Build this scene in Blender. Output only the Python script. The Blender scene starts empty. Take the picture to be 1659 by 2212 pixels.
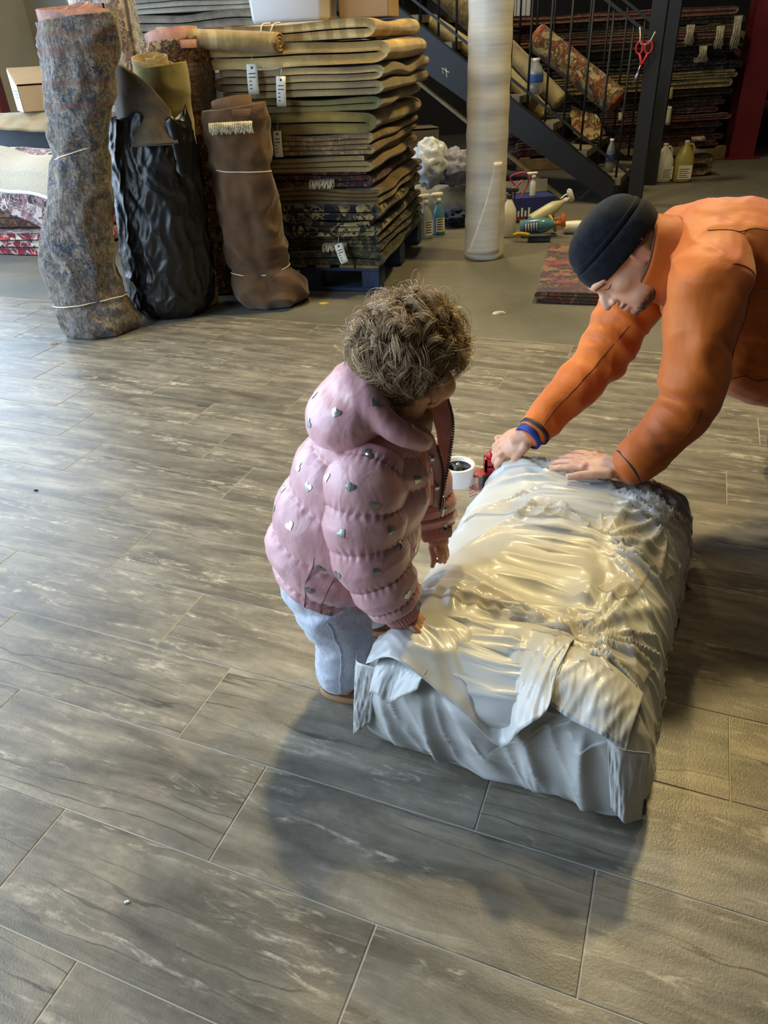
import bpy, math, random
import numpy as np
from mathutils import Matrix, Vector
random.seed(7); RS=np.random.RandomState(11)
scene=bpy.context.scene
# ---------------------------------------------------------------- camera
F_PX=1561.06; PITCH=0.5757453; ROLL=-0.0539871; CAMH=1.14304
fw=Vector((0,math.cos(PITCH),-math.sin(PITCH))); up=Vector((0,math.sin(PITCH),math.cos(PITCH))); rt=Vector((1,0,0))
cx=rt*math.cos(ROLL)+up*math.sin(ROLL); cu=up*math.cos(ROLL)-rt*math.sin(ROLL)
cam=bpy.data.cameras.new('camera'); camo=bpy.data.objects.new('camera',cam); scene.collection.objects.link(camo)
cam.sensor_fit='VERTICAL'; cam.sensor_height=24.0; cam.lens=F_PX/2212*24.0; cam.clip_start=0.02; cam.clip_end=60
M=Matrix((cx,cu,-fw)).transposed().to_4x4(); M.translation=(0,0,CAMH); camo.matrix_world=M
scene.camera=camo
# ---------------------------------------------------------------- world, light, exposure
world=bpy.data.worlds.new('world'); scene.world=world; world.use_nodes=True
world.node_tree.nodes['Background'].inputs[0].default_value=(0.75,0.85,1,1)
world.node_tree.nodes['Background'].inputs[1].default_value=1.0
def area(name,loc,target,sx,sy,power,col,spread=180):
    l=bpy.data.lights.new(name,'AREA'); l.shape='RECTANGLE'; l.size=sx; l.size_y=sy; l.energy=power; l.color=col; l.spread=math.radians(spread)
    o=bpy.data.objects.new(name,l); scene.collection.objects.link(o); o.location=loc
    o.rotation_euler=(Vector(target)-Vector(loc)).to_track_quat('-Z','Y').to_euler(); return o
area('daylight_door',(-3.02,3.0,1.55),(0,3.0,1.55),7.6,2.7,335,(0.60,0.79,1.0))
area('daylight_clerestory',(-2.8,1.5,2.75),(0.1,1.1,0.4),0.6,0.5,40,(0.58,0.775,1.0))
area('ceiling_lamp_right',(1.75,4.2,4.2),(0.3,1.2,0),0.34,0.34,185,(1.0,0.775,0.35))
area('ceiling_lamp_left',(0.0,4.2,4.2),(0.1,1.0,0),0.28,0.28,130,(1.0,0.775,0.35))
area('ceiling_lamp_near',(1.0,1.86,2.85),(0.9,1.75,0),0.16,0.16,9,(1.0,0.79,0.40))
area('ceiling_lamp_store',(0.6,6.6,4.3),(0.6,6.9,0),0.5,0.5,80,(1.0,0.84,0.55))
vs=scene.view_settings; vs.view_transform='Standard'; vs.look='None'; vs.gamma=1.0; vs.use_curve_mapping=False; vs.exposure=0.0
# ---------------------------------------------------------------- helpers
COL=scene.collection
def perm_tab():
    p=np.arange(256); np.random.RandomState(3).shuffle(p); return np.concatenate([p,p,p])
PT=perm_tab()
GR=np.random.RandomState(5).normal(size=(256,3)); GR/=np.linalg.norm(GR,axis=1)[:,None]
def pn(P):
    """perlin noise, P (...,3) -> about -1..1"""
    P=np.asarray(P,float); sh=P.shape[:-1]; P=P.reshape(-1,3)
    i=np.floor(P).astype(int); f=P-i; i&=255
    u=f*f*f*(f*(f*6-15)+10); out=0
    for dx in (0,1):
        wx=u[:,0] if dx else 1-u[:,0]
        for dy in (0,1):
            wy=u[:,1] if dy else 1-u[:,1]
            for dz in (0,1):
                wz=u[:,2] if dz else 1-u[:,2]
                h=PT[PT[PT[i[:,0]+dx]+i[:,1]+dy]+i[:,2]+dz]
                g=GR[h]; out=out+wx*wy*wz*(g[:,0]*(f[:,0]-dx)+g[:,1]*(f[:,1]-dy)+g[:,2]*(f[:,2]-dz))
    return (out*1.6).reshape(sh)
def fbm(P,o=3):
    P=np.asarray(P,float); r=0;a=1
    for k in range(o): r=r+a*pn(P*2**k+17.3*k); a*=.5
    return r
def ridge(P): return np.clip(1-2.2*np.abs(pn(P)),0,1)
def sst(a,b,x): t=np.clip((x-a)/(b-a),0,1); return t*t*(3-2*t)
def mk(name,V,F,mat=None,parent=None,smooth=True,loc=None):
    me=bpy.data.meshes.new(name)
    V=np.asarray(V,float)
    me.from_pydata(V.tolist(),[],[tuple(int(i) for i in f) for f in F] if not isinstance(F,np.ndarray) else F.tolist())
    if smooth: me.polygons.foreach_set('use_smooth',[True]*len(me.polygons))
    me.update()
    if mat: me.materials.append(mat)
    o=bpy.data.objects.new(name,me); COL.objects.link(o)
    if parent: o.parent=parent
    if loc is not None: o.location=loc
    return o
def tag(o,label=None,cat=None,group=None,kind=None):
    if label:o['label']=label
    if cat:o['category']=cat
    if group:o['group']=group
    if kind:o['kind']=kind
    return o
def thing(name,label,cat,loc=(0,0,0),rotz=0,group=None):
    o=bpy.data.objects.new(name,None); COL.objects.link(o); o.location=loc; o.rotation_euler=(0,0,rotz); o.empty_display_size=.1
    return tag(o,label,cat,group)
def copy_tree(o,parent=None):
    c=o.copy(); COL.objects.link(c); c.parent=parent
    for ch in list(o.children): copy_tree(ch,c)
    return c
def join(*parts):
    V=[];F=[];n=0
    for v,f in parts:
        v=np.asarray(v,float); V.append(v); F+= [tuple(i+n for i in q) for q in (f.tolist() if isinstance(f,np.ndarray) else f)]; n+=len(v)
    return np.concatenate(V),F
def box(x0,x1,y0,y1,z0,z1,bev=0):
    if bev<=0:
        V=[(x,y,z) for z in (z0,z1) for y in (y0,y1) for x in (x0,x1)]
        return np.array(V,float),[(0,2,3,1),(4,5,7,6),(0,1,5,4),(2,6,7,3),(0,4,6,2),(1,3,7,5)]
    b=bev; rings=[]
    for z,i in ((z0,b),(z0+b,0),(z1-b,0),(z1,b)):
        X0,X1,Y0,Y1=x0+i,x1-i,y0+i,y1-i
        rings.append([(X0+b,Y0,z),(X1-b,Y0,z),(X1,Y0+b,z),(X1,Y1-b,z),(X1-b,Y1,z),(X0+b,Y1,z),(X0,Y1-b,z),(X0,Y0+b,z)])
    return loft(np.array(rings))
def loft(R,caps=True,closed=True):
    R=np.asarray(R,float); m,n=R.shape[:2]
    V=R.reshape(-1,3); F=[]
    nn=n if closed else n-1
    for i in range(m-1):
        for j in range(nn):
            k=(j+1)%n; F.append((i*n+j,i*n+k,(i+1)*n+k,(i+1)*n+j))
    if caps and closed:
        F.append(tuple(range(n))[::-1]); F.append(tuple(range((m-1)*n,m*n)))
    return V,F
def frames(P):
    P=np.asarray(P,float); T=np.gradient(P,axis=0); T/=np.linalg.norm(T,axis=1)[:,None]+1e-12
    a=np.array([0,0,1.]) if abs(T[0,2])<.9 else np.array([0,1.,0])
    N=np.cross(T[0],a); N/=np.linalg.norm(N); Ns=[N]
    for i in range(1,len(P)):
        N=Ns[-1]-T[i]*(Ns[-1]@T[i]); N/=np.linalg.norm(N)+1e-12; Ns.append(N)
    Ns=np.array(Ns); return T,Ns,np.cross(T,Ns)
def resamp(P,n,smooth=True):
    """Catmull-Rom resample of rows (any columns) to n samples"""
    P=np.asarray(P,float); m=len(P)
    if m==2 or not smooth:
        t=np.linspace(0,m-1,n); return np.stack([np.interp(t,np.arange(m),P[:,k]) for k in range(P.shape[1])],1)
    t=np.linspace(0,m-1-1e-9,n); i=t.astype(int); u=(t-i)[:,None]
    Q=np.concatenate([[2*P[0]-P[1]],P,[2*P[-1]-P[-2]]])
    p0,p1,p2,p3=Q[i],Q[i+1],Q[i+2],Q[i+3]
    return .5*((2*p1)+(-p0+p2)*u+(2*p0-5*p1+4*p2-p3)*u*u+(-p0+3*p1-3*p2+p3)*u**3)
def tube(P,r,n=12,caps=True,roundcap=0,sq=1.0):
    P=np.asarray(P,float); r=np.broadcast_to(np.asarray(r,float),(len(P),)).copy()
    if roundcap:
        T=np.gradient(P,axis=0); T/=np.linalg.norm(T,axis=1)[:,None]+1e-12
        th=np.linspace(math.pi/2*.96,0,roundcap,endpoint=False)
        s=[P[0]-T[0]*r[0]*math.sin(t) for t in th]; e=[P[-1]+T[-1]*r[-1]*math.sin(t) for t in th[::-1]]
        rs=[r[0]*math.cos(t) for t in th]; re=[r[-1]*math.cos(t) for t in th[::-1]]
        P=np.concatenate([s,P,e]); r=np.concatenate([rs,r,re])
    T,N,B=frames(P); a=np.linspace(0,2*math.pi,n,endpoint=False)
    R=P[:,None]+r[:,None,None]*(np.cos(a)[None,:,None]*N[:,None]*sq+np.sin(a)[None,:,None]*B[:,None])
    return loft(R,caps)
def ell(c,r,n=16,m=10,R=None):
    th=np.linspace(.03,math.pi-.03,m); a=np.linspace(0,2*math.pi,n,endpoint=False)
    G=np.stack([np.sin(th)[:,None]*np.cos(a),np.sin(th)[:,None]*np.sin(a),-np.cos(th)[:,None]*np.ones(n)],-1)*np.asarray(r)
    if R is not None: G=G@np.asarray(R).T
    return loft(G+np.asarray(c))
def lathe(prof,n=20,c=(0,0,0)):
    a=np.linspace(0,2*math.pi,n,endpoint=False)
    return loft(np.stack([np.stack([c[0]+r*np.cos(a),c[1]+r*np.sin(a),c[2]+z+0*a],-1) for r,z in prof]))
def grid(G):
    """open grid of points (m,n,3) -> V,F"""
    return loft(G,caps=False,closed=False)
def solid(V,F,th):
    """give an open sheet a thickness"""
    me=bpy.data.meshes.new('t'); me.from_pydata(np.asarray(V).tolist(),[],[tuple(f) for f in F]); o=bpy.data.objects.new('t',me); COL.objects.link(o)
    m=o.modifiers.new('s','SOLIDIFY'); m.thickness=th; m.offset=0
    return evalm(o)
def evalm(o):
    dg=bpy.context.evaluated_depsgraph_get(); ob=o.evaluated_get(dg); me=ob.to_mesh()
    V=np.empty(len(me.vertices)*3); me.vertices.foreach_get('co',V); V=V.reshape(-1,3)
    F=[tuple(p.vertices) for p in me.polygons]; ob.to_mesh_clear()
    m0=o.data; bpy.data.objects.remove(o); bpy.data.meshes.remove(m0); return V,F
def remesh(parts,vox,it=6,fac=.5):
    V,F=join(*parts)
    me=bpy.data.meshes.new('t'); me.from_pydata(V.tolist(),[],F); o=bpy.data.objects.new('t',me); COL.objects.link(o)
    m=o.modifiers.new('r','REMESH'); m.mode='VOXEL'; m.voxel_size=vox; m.use_smooth_shade=True
    if it: s=o.modifiers.new('s','SMOOTH'); s.iterations=it; s.factor=fac
    return evalm(o)
def normals(V,F):
    V=np.asarray(V); Fq=np.array([f if len(f)==4 else (f[0],f[1],f[2],f[2]) for f in F])
    n=np.cross(V[Fq[:,2]]-V[Fq[:,0]],V[Fq[:,3]]-V[Fq[:,1]]); N=np.zeros_like(V)
    for k in range(4): np.add.at(N,Fq[:,k],n)
    return N/(np.linalg.norm(N,axis=1)[:,None]+1e-12)
def vcol(o,name,vals):
    a=o.data.attributes.new(name,'FLOAT_COLOR','POINT'); v=np.ones((len(vals),4)); v[:,:np.asarray(vals).shape[1]]=vals; a.data.foreach_set('color',v.ravel())
# ---------------------------------------------------------------- materials
def lin(c):
    return tuple((x/12.92 if x<=.04045 else ((x+.055)/1.055)**2.4) for x in c)
def h(s): s=s.lstrip('#'); return lin(tuple(int(s[i:i+2],16)/255 for i in (0,2,4)))+(1,)
class NT:
    def __init__(s,name):
        s.m=bpy.data.materials.new(name); s.m.use_nodes=True; s.t=s.m.node_tree; s.b=s.t.nodes['Principled BSDF']; s.out=s.t.nodes['Material Output']
    def n(s,k,**kw):
        x=s.t.nodes.new('ShaderNode'+k)
        for a,v in kw.items(): setattr(x,a,v)
        return x
    def l(s,a,b): s.t.links.new(a,b)
    def coord(s,which='Object',scale=(1,1,1),rand=False,rot=(0,0,0)):
        tc=s.n('TexCoord'); mp=s.n('Mapping'); mp.inputs['Scale'].default_value=scale; mp.inputs['Rotation'].default_value=rot
        s.l(tc.outputs[which],mp.inputs['Vector'])
        if rand:
            oi=s.n('ObjectInfo'); mu=s.n('Math',operation='MULTIPLY'); mu.inputs[1].default_value=37.; s.l(oi.outputs['Random'],mu.inputs[0])
            cb=s.n('CombineXYZ'); [s.l(mu.outputs[0],cb.inputs[k]) for k in range(3)]; s.l(cb.outputs[0],mp.inputs['Location'])
        return mp.outputs[0]
    def noise(s,vec,scale,detail=4,rough=.55,dist=0):
        x=s.n('TexNoise'); x.inputs['Scale'].default_value=scale; x.inputs['Detail'].default_value=detail; x.inputs['Roughness'].default_value=rough; x.inputs['Distortion'].default_value=dist
        s.l(vec,x.inputs['Vector']); return x.outputs[0]
    def vor(s,vec,scale,feat='F1',out='Distance',metric='EUCLIDEAN'):
        x=s.n('TexVoronoi',feature=feat); x.distance=metric if feat!='DISTANCE_TO_EDGE' else x.distance; x.inputs['Scale'].default_value=scale; s.l(vec,x.inputs['Vector']); return x.outputs[out]
    def wave(s,vec,scale,dist=0,det=2,dscale=1,direction='X',prof='SIN',typ='BANDS'):
        x=s.n('TexWave',wave_type=typ,wave_profile=prof); 
        if typ=='BANDS': x.bands_direction=direction
        x.inputs['Scale'].default_value=scale; x.inputs['Distortion'].default_value=dist; x.inputs['Detail'].default_value=det; x.inputs['Detail Scale'].default_value=dscale
        s.l(vec,x.inputs['Vector']); return x.outputs['Fac']
    def ramp(s,fac,stops,interp='LINEAR'):
        x=s.n('ValToRGB'); cr=x.color_ramp; cr.interpolation=interp
        while len(cr.elements)<len(stops): cr.elements.new(.5)
        for e,(p,c) in zip(cr.elements,stops): e.position=p; e.color=c if len(c)==4 else tuple(c)+(1,)
        s.l(fac,x.inputs[0]); return x.outputs[0]
    def mix(s,fac,a,b,mode='MIX'):
        x=s.n('Mix',data_type='RGBA',blend_type=mode)
        for inp,v in ((x.inputs[0],fac),(x.inputs[6],a),(x.inputs[7],b)):
            if hasattr(v,'is_output') or isinstance(v,bpy.types.NodeSocket): s.l(v,inp)
            else: inp.default_value=v
        return x.outputs[2]
    def math(s,op,a,b=0):
        x=s.n('Math',operation=op)
        for k,v in ((0,a),(1,b)):
            if isinstance(v,bpy.types.NodeSocket): s.l(v,x.inputs[k])
            else: x.inputs[k].default_value=v
        return x.outputs[0]
    def bump(s,hh,strength=.3,dist=.002,prev=None):
        x=s.n('Bump'); x.inputs['Strength'].default_value=strength; x.inputs['Distance'].default_value=dist; s.l(hh,x.inputs['Height'])
        if prev: s.l(prev,x.inputs['Normal'])
        return x.outputs[0]
    def fin(s,col=None,rough=.5,nrm=None,metal=0,spec=.5,sheen=0):
        if col is not None:
            if isinstance(col,bpy.types.NodeSocket): s.l(col,s.b.inputs['Base Color'])
            else: s.b.inputs['Base Color'].default_value=col
        if isinstance(rough,bpy.types.NodeSocket): s.l(rough,s.b.inputs['Roughness'])
        else: s.b.inputs['Roughness'].default_value=rough
        if nrm: s.l(nrm,s.b.inputs['Normal'])
        s.b.inputs['Metallic'].default_value=metal; s.b.inputs['Specular IOR Level'].default_value=spec; s.b.inputs['Sheen Weight'].default_value=sheen
        return s.m
def plain(name,col,rough=.5,metal=0,var=.12,sc=8,bump=.1,spec=.5):
    t=NT(name); c=t.coord(); n=t.noise(c,sc,5); c2=tuple(x*(1-var*2.5) for x in col[:3])+(1,)
    return t.fin(t.ramp(n,[(.3,c2),(.65,col)]),rough,t.bump(t.noise(c,sc*14,3),bump,.001),metal,spec)
def m_tile():
    t=NT('vinyl_stone_tile'); c=t.coord('Object',(1,1,1),True)
    st=t.coord('Object',(1.3,7.5,1),True); 
    warp=t.noise(c,5,3); 
    wv=t.n('VectorMath',operation='MULTIPLY_ADD'); t.l(t.n('TexCoord').outputs['Object'],wv.inputs[0])
    n1=t.noise(st,2.6,7,.62,.5); n2=t.noise(st,7,8,.7,.9); n3=t.noise(c,42,5,.7)
    base=t.ramp(n1,[(.28,h('544f47')),(.45,h('736e64')),(.58,h('8a8477')),(.74,h('a9a294'))])
    veins=t.ramp(n2,[(.52,(0,0,0,1)),(.62,(1,1,1,1))]); mask=t.ramp(t.noise(st,1.7,3),[(.45,(0,0,0,1)),(.62,(1,1,1,1))])
    mm=t.mix(1.0,veins,mask,'MULTIPLY')
    mm2=t.mix(.85,mm,t.ramp(n3,[(.38,(.15,.15,.15,1)),(.6,(1,1,1,1))]),'MULTIPLY')
    c1=t.mix(mm2,base,h('c3bbac'))
    cr=t.wave(st,1.1,9,4,1.6,'Y'); crm=t.ramp(cr,[(.0,(1,1,1,1)),(.022,(0,0,0,1))]); crk=t.mix(1.0,crm,t.ramp(t.noise(st,1.3,2),[(.5,(0,0,0,1)),(.6,(1,1,1,1))]),'MULTIPLY')
    c2=t.mix(t.math('MULTIPLY',crk,.7),c1,h('35322d'))
    c3=t.mix(.35,c2,t.ramp(n3,[(.3,h('4a463f')),(.7,h('a09888'))]),'OVERLAY')
    b=t.bump(t.noise(c,260,3,.6),.35,.0012); b=t.bump(mm2,.15,.001,b)
    return t.fin(c3,t.ramp(n2,[(.3,(.30,)*3),(.7,(.42,)*3)]),b,0,.5)
def m_concrete():
    t=NT('concrete_floor'); c=t.coord(); n=t.noise(c,.9,7,.6); n2=t.noise(c,14,6,.7)
    col=t.ramp(n,[(.3,h('55534b')),(.5,h('6d6a60')),(.7,h('7c786b'))]); col=t.mix(.35,col,t.ramp(n2,[(.3,h('3c3a35')),(.7,h('8d897d'))]),'OVERLAY')
    return t.fin(col,.62,t.bump(n2,.3,.003))
def m_rug(name,dark,mid,light,accent=None,scale=14,fade=.3,stripes=0,rough=.95,wear=.35,zb=None):
    """woven rug: palette motif cells, vine lines, worn pile"""
    t=NT(name); c=t.coord('Object',(1,1,1),True); w=t.n('VectorMath',operation='MULTIPLY_ADD')
    nz=t.n('TexNoise'); nz.inputs['Scale'].default_value=scale*.8; nz.inputs['Detail'].default_value=3; t.l(c,nz.inputs['Vector'])
    t.l(nz.outputs['Color'],w.inputs[0]); w.inputs[1].default_value=(.10,.10,.10); t.l(c,w.inputs[2]); v=w.outputs[0]
    acc=accent or mid; x=t.n('TexVoronoi',feature='F1'); x.distance='MANHATTAN'; x.inputs['Scale'].default_value=scale*1.5; t.l(v,x.inputs['Vector']); sc=t.n('SeparateColor'); t.l(x.outputs['Color'],sc.inputs[0])
    col=t.ramp(sc.outputs[0],[(0,dark),(.42,dark),(.46,mid),(.66,mid),(.70,light),(.86,light),(.90,acc)])
    d2=t.vor(v,scale*.75,'F1','Distance'); col=t.mix(t.ramp(d2,[(.14,(1,1,1,1)),(.17,(0,0,0,1)),(.30,(0,0,0,1)),(.33,(.9,.9,.9,1)),(.37,(0,0,0,1))]),col,light)
    ln=t.math('ABSOLUTE',t.math('SUBTRACT',t.noise(v,scale*.9,2,.5),.5)); col=t.mix(t.ramp(ln,[(.0,(1,1,1,1)),(.022,(0,0,0,1))]),col,light)
    if stripes: col=t.mix(t.ramp(t.wave(c,stripes,1.5,2,1,'Z'),[(.72,(0,0,0,1)),(.8,(1,1,1,1))]),col,light)
    if zb:
        sx=t.n('SeparateXYZ'); t.l(t.coord('Object',(1,1,1)),sx.inputs[0]); st=[(0,(0,0,0,1))]
        for q in zb: st+=[(q-.009,(0,0,0,1)),(q-.007,(1,1,1,1)),(q+.004,(1,1,1,1)),(q+.006,(0,0,0,1))]
        col=t.mix(t.math('MULTIPLY',t.ramp(t.math('DIVIDE',sx.outputs[2],1.4),st),.8),col,acc)
    col=t.mix(t.ramp(t.noise(c,3.5,5,.65),[(.35,(0,0,0,1)),(.7,(min(1,fade*1.5),)*3)]),col,mid)
    fib=t.noise(c,330,2,.7); wr=t.noise(t.coord('Object',(1,1,.3),True),90,4,.75)
    col=t.mix(min(1,wear*1.5),col,t.ramp(wr,[(.3,(.08,.08,.08,1)),(.7,(.9,.9,.9,1))]),'OVERLAY')
    return t.fin(col,rough,t.bump(wr,.35,.004,t.bump(fib,.6,.002)),0,.1,.2)
def m_pile(name,dark,light,scale=5,rough=.95,band=0,bdir='X',sheen=.3,col3=None):
    t=NT(name); c=t.coord('Object',(1,1,1),True); n=t.noise(c,scale,5,.6); col=t.ramp(n,[(.32,dark),(.68,light)])
    if col3: col=t.mix(t.ramp(t.noise(c,scale*.6,3),[(.5,(0,0,0,1)),(.68,(1,1,1,1))]),col,col3)
    if band: col=t.mix(t.ramp(t.wave(c,band,3,3,1,bdir),[(.35,(0,0,0,1)),(.65,(.55,.55,.55,1))]),col,dark)
    f=t.noise(c,240,3,.7)
    col=t.mix(.3,col,t.ramp(f,[(.3,(.1,.1,.1,1)),(.7,(.9,.9,.9,1))]),'OVERLAY')
    return t.fin(col,rough,t.bump(f,.5,.003,t.bump(t.noise(c,28,3),.3,.006)),0,.1,sheen)
MT={}
MT['tile']=m_tile(); MT['conc']=m_concrete(); MT['grout']=plain('vinyl_seam',h('b2aca0'),.6)
MT['wall']=plain('painted_wall',h('b7b4a8'),.8,0,.06,2); MT['dark']=plain('dark_painted_wall',h('2a2723'),.9,0,.1,2); MT['ceil']=plain('dark_ceiling',h('4a4741'),.9,0,.1,2)
MT['navy']=plain('dark_blue_steel_paint',h('12151d'),.6,0,.2,5,.15); MT['redp']=plain('red_steel_paint',h('6e1a22'),.5,0,.12,4,.1)
MT['black']=plain('black_steel_paint',h('0a0b0e'),.6,0,.1,6,.05)
MT['card']=plain('cardboard',h('a98b64'),.85,0,.05,5); MT['white_pl']=plain('white_plastic',h('e4e2da'),.4,0,.03,5,.02); MT['redpl']=plain('red_plastic',h('b3141f'),.35,0,.05,5,.02)
MT['paper']=plain('paper_tag',h('dcd6c6'),.8,0,.03,10); MT['cord']=plain('cotton_cord',h('ddd3b8'),.9,0,.05,60)
MT['ink']=plain('printed_ink',h('3a3a3c'),.8); MT['redink']=plain('red_print',h('c02b35'),.6); MT['chrome']=plain('bright_metal',h('c9cbd0'),.22,1,.02,5,.02); MT['dkpl']=plain('dark_grey_plastic',h('3a3c40'),.4)
MT['fringe']=m_pile('rug_fringe',h('8d8062'),h('d6c9a6'),30)
# ================================================================ THE SETTING
def struct(name,V,F,mat,parent=None):
    o=mk(name,V,F,mat,parent,False); 
    if not parent: o['kind']='structure'
    return o
YAW=-0.3982689; TW=0.2032; TO=0.28389456*CAMH
cy,sy=math.cos(YAW),math.sin(YAW)
V,F=box(-3.18,6.6,-2.6,11.6,-.06,-.004); struct('floor',V,F,MT['conc'])
fv=mk('floor_vinyl',*box(-19.2*TW,13*TW,TO-9*TW,TO+13.72*TW,-.004,-.0012),MT['grout'],None,False); fv['kind']='structure'; fv.rotation_euler=(0,0,YAW)
OFF=[-1.34,-2.84,-.84,-1.84,-.34]; G=.0012
def slab(w,d):
    b=.0012; return loft(np.array([[(-w/2,-d/2,-.0012),(w/2,-d/2,-.0012),(w/2,d/2,-.0012),(-w/2,d/2,-.0012)],[(-w/2,-d/2,-.0006),(w/2,-d/2,-.0006),(w/2,d/2,-.0006),(-w/2,d/2,-.0006)],[(-w/2+b,-d/2+b,0),(w/2-b,-d/2+b,0),(w/2-b,d/2-b,0),(-w/2+b,d/2-b,0)]]))
tile_me={}
def tile(u0,u1,k0,k1):
    w=round((u1-u0)*TW-2*G,4); d=round((k1-k0)*TW-2*G,4)
    if w<.01: return
    if (w,d) not in tile_me:
        o=mk('tile',*slab(w,d),MT['tile'],fv,False); tile_me[(w,d)]=o.data
    else:
        o=bpy.data.objects.new('tile',tile_me[(w,d)]); COL.objects.link(o); o.parent=fv
    o.location=((u0+u1)/2*TW,TO+(k0+k1)/2*TW,0)
for k in range(-5,14):
    k1=13.7 if k==13 else k+1
    u=OFF[k%5]-21
    while u<13:
        a,b=max(u,-19),min(u+3,12.8)
        if b>a: tile(a,b,k,k1)
        u+=3
# walls: left wall with a wide loading door, dark store behind
WX=-3.05
struct('wall_left',*join(box(WX-.15,WX,-2.5,-.9,-.05,5),box(WX-.15,WX,7.1,11.5,-.05,5),box(WX-.15,WX,-.9,7.1,3.05,5)),MT['wall'])
struct('trim_1',*join(box(WX-.02,WX+.05,6.98,7.14,0,3.15,.01),box(WX-.02,WX+.05,-.95,-.85,0,3.15,.01),box(WX-.02,WX+.05,-.95,7.14,3.0,3.15,.01)),MT['redp'])
struct('wall_back',*box(-3.2,6.6,11.5,11.65,-.05,5),MT['dark']); struct('wall_right',*box(6.5,6.65,-2.5,11.5,-.05,5),MT['dark']); struct('wall_front',*box(-3.2,6.6,-2.65,-2.5,-.05,5),MT['dark'])
struct('ceiling',*box(-3.2,6.65,-2.65,11.65,5,5.1),MT['ceil'])
struct('wall_partition',*box(-3.05,-1.9,8.2,8.32,-.004,3.2),MT['wall'])
# ================================================================ WRAPPED BUNDLE
BO=np.array([-.075,.965,0]); EA=np.array([.44,.898,0]); EA/=np.linalg.norm(EA); EB=np.array([EA[1],-EA[0],0]); BL,BW,BH=.86,.535,.225
def bw(a,b,z): 
    a,b,z=np.broadcast_arrays(a,b,z); return BO+a[...,None]*EA+b[...,None]*EB+z[...,None]*np.array([0,0,1.])
def wrinkle(a,b):
    """height of the film creases on the top of the bundle"""
    P=np.stack([a,b,0*a],-1); hh=0.006*fbm(P*4.5,2)
    for (pa,pb,amp,rad,k,sd) in [(.155,.385,.022,.26,3.1,1.),(.70,.27,.020,.30,3.4,5.),(.46,.36,.018,.22,2.7,9.),(.05,.30,.014,.2,3,14.),(.62,.48,.018,.2,3.3,20.)]:
        da,db=a-pa,b-pb; r=np.hypot(da,db)+1e-6; th=np.stack([da/r*k,db/r*k,r*2.2+sd],-1)
        hh=hh+amp*(ridge(th)**3)*np.exp(-(r/rad)**2)*sst(.0,.045,r)
    Q=np.stack([a*3.5+.8*pn(P*3),b*12+a*4,0*a+3],-1); hh=hh+.008*ridge(Q)**3*sst(-.35,.35,pn(P*2.6+8))
    Q=np.stack([a*17,b*4+a*2,0*a+7],-1); hh=hh+.006*ridge(Q)**3*sst(0,.4,pn(P*3.1+4))
    cr=.0045*np.sin((b+.04*pn(P*6))*150)*np.exp(-((a-.20+.12*b)/.035)**2)*sst(.05,.12,b)*(1-sst(.36,.42,b)); hh=hh+cr
    return hh
def btop(a,b):
    """rounded outline of the bundle's top before creases"""
    a=np.asarray(a,float); b=np.asarray(b,float); x=np.abs(b/BW*2-1); y=np.abs((a-.02)/(BL-.02)*2-1)
    yb=np.clip((a-.02)/(BL-.02)*2-1,0,1); ed=np.clip(1-np.clip(x,0,1)**5,0,1)**.42*np.clip(1-yb**9,0,1)**.35*(.80+.20*sst(-.01,.06,a))
    return BH*(.30+.70*ed)+.012*pn(np.stack([a*3,b*3,0*a],-1))*ed+.012*ed*(1-x**2)
def btopz(a,b): return btop(a,b)+wrinkle(np.asarray(a,float),np.asarray(b,float))
bundle=thing('wrapped_rug_bundle','folded rug wrapped in white plastic film and clear tape on the floor','parcel',tuple(BO))
def blocal(P): return np.asarray(P)-BO
na,nr=230,300
ring=[]
s=np.linspace(0,1,nr,endpoint=False)
for i in range(na):
    a=BL*i/(na-1); y=abs((a-.02)/(BL-.02)*2-1); endf=max(0,1-min(1,y)**14)**.25
    th=s*2*math.pi; e=.34; c_,s_=np.cos(th),np.sin(th)
    ub=np.sign(c_)*np.abs(c_)**e; uz=np.sign(s_)*np.abs(s_)**e
    inset=.0+.02*(1-endf)
    b=BW/2+ub*(BW/2-inset)
    ztop=btop(np.full(nr,a),np.clip(b,0,BW)); zz=np.where(uz>0,.11+uz*(ztop-.11),.11+uz*.107)
    wr=wrinkle(np.full(nr,a),b)*sst(.3,.95,uz); zz=zz+wr
    # creases on the long sides
    side=sst(.55,.95,np.abs(ub)); Pn=np.stack([np.full(nr,a)*19,zz*5+np.full(nr,a)*3,np.sign(ub)*3],-1); b=b+np.sign(ub)*side*(.007*ridge(Pn)**2-.003+.012*pn(np.stack([np.full(nr,a)*6,zz*6,np.sign(ub)*9],-1)))
    zz=np.maximum(zz,.003)
    aa=np.full(nr,a)
    if i<40:
        ff=1-i/40.; aa=aa+.012*ff*pn(np.stack([b*9,zz*2.5,0*b+2],-1))-.03*ff*np.sin(np.clip(zz/.2,0,1)*math.pi)*.4
    ring.append(bw(aa,b,zz))
ring=np.array(ring)
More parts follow.
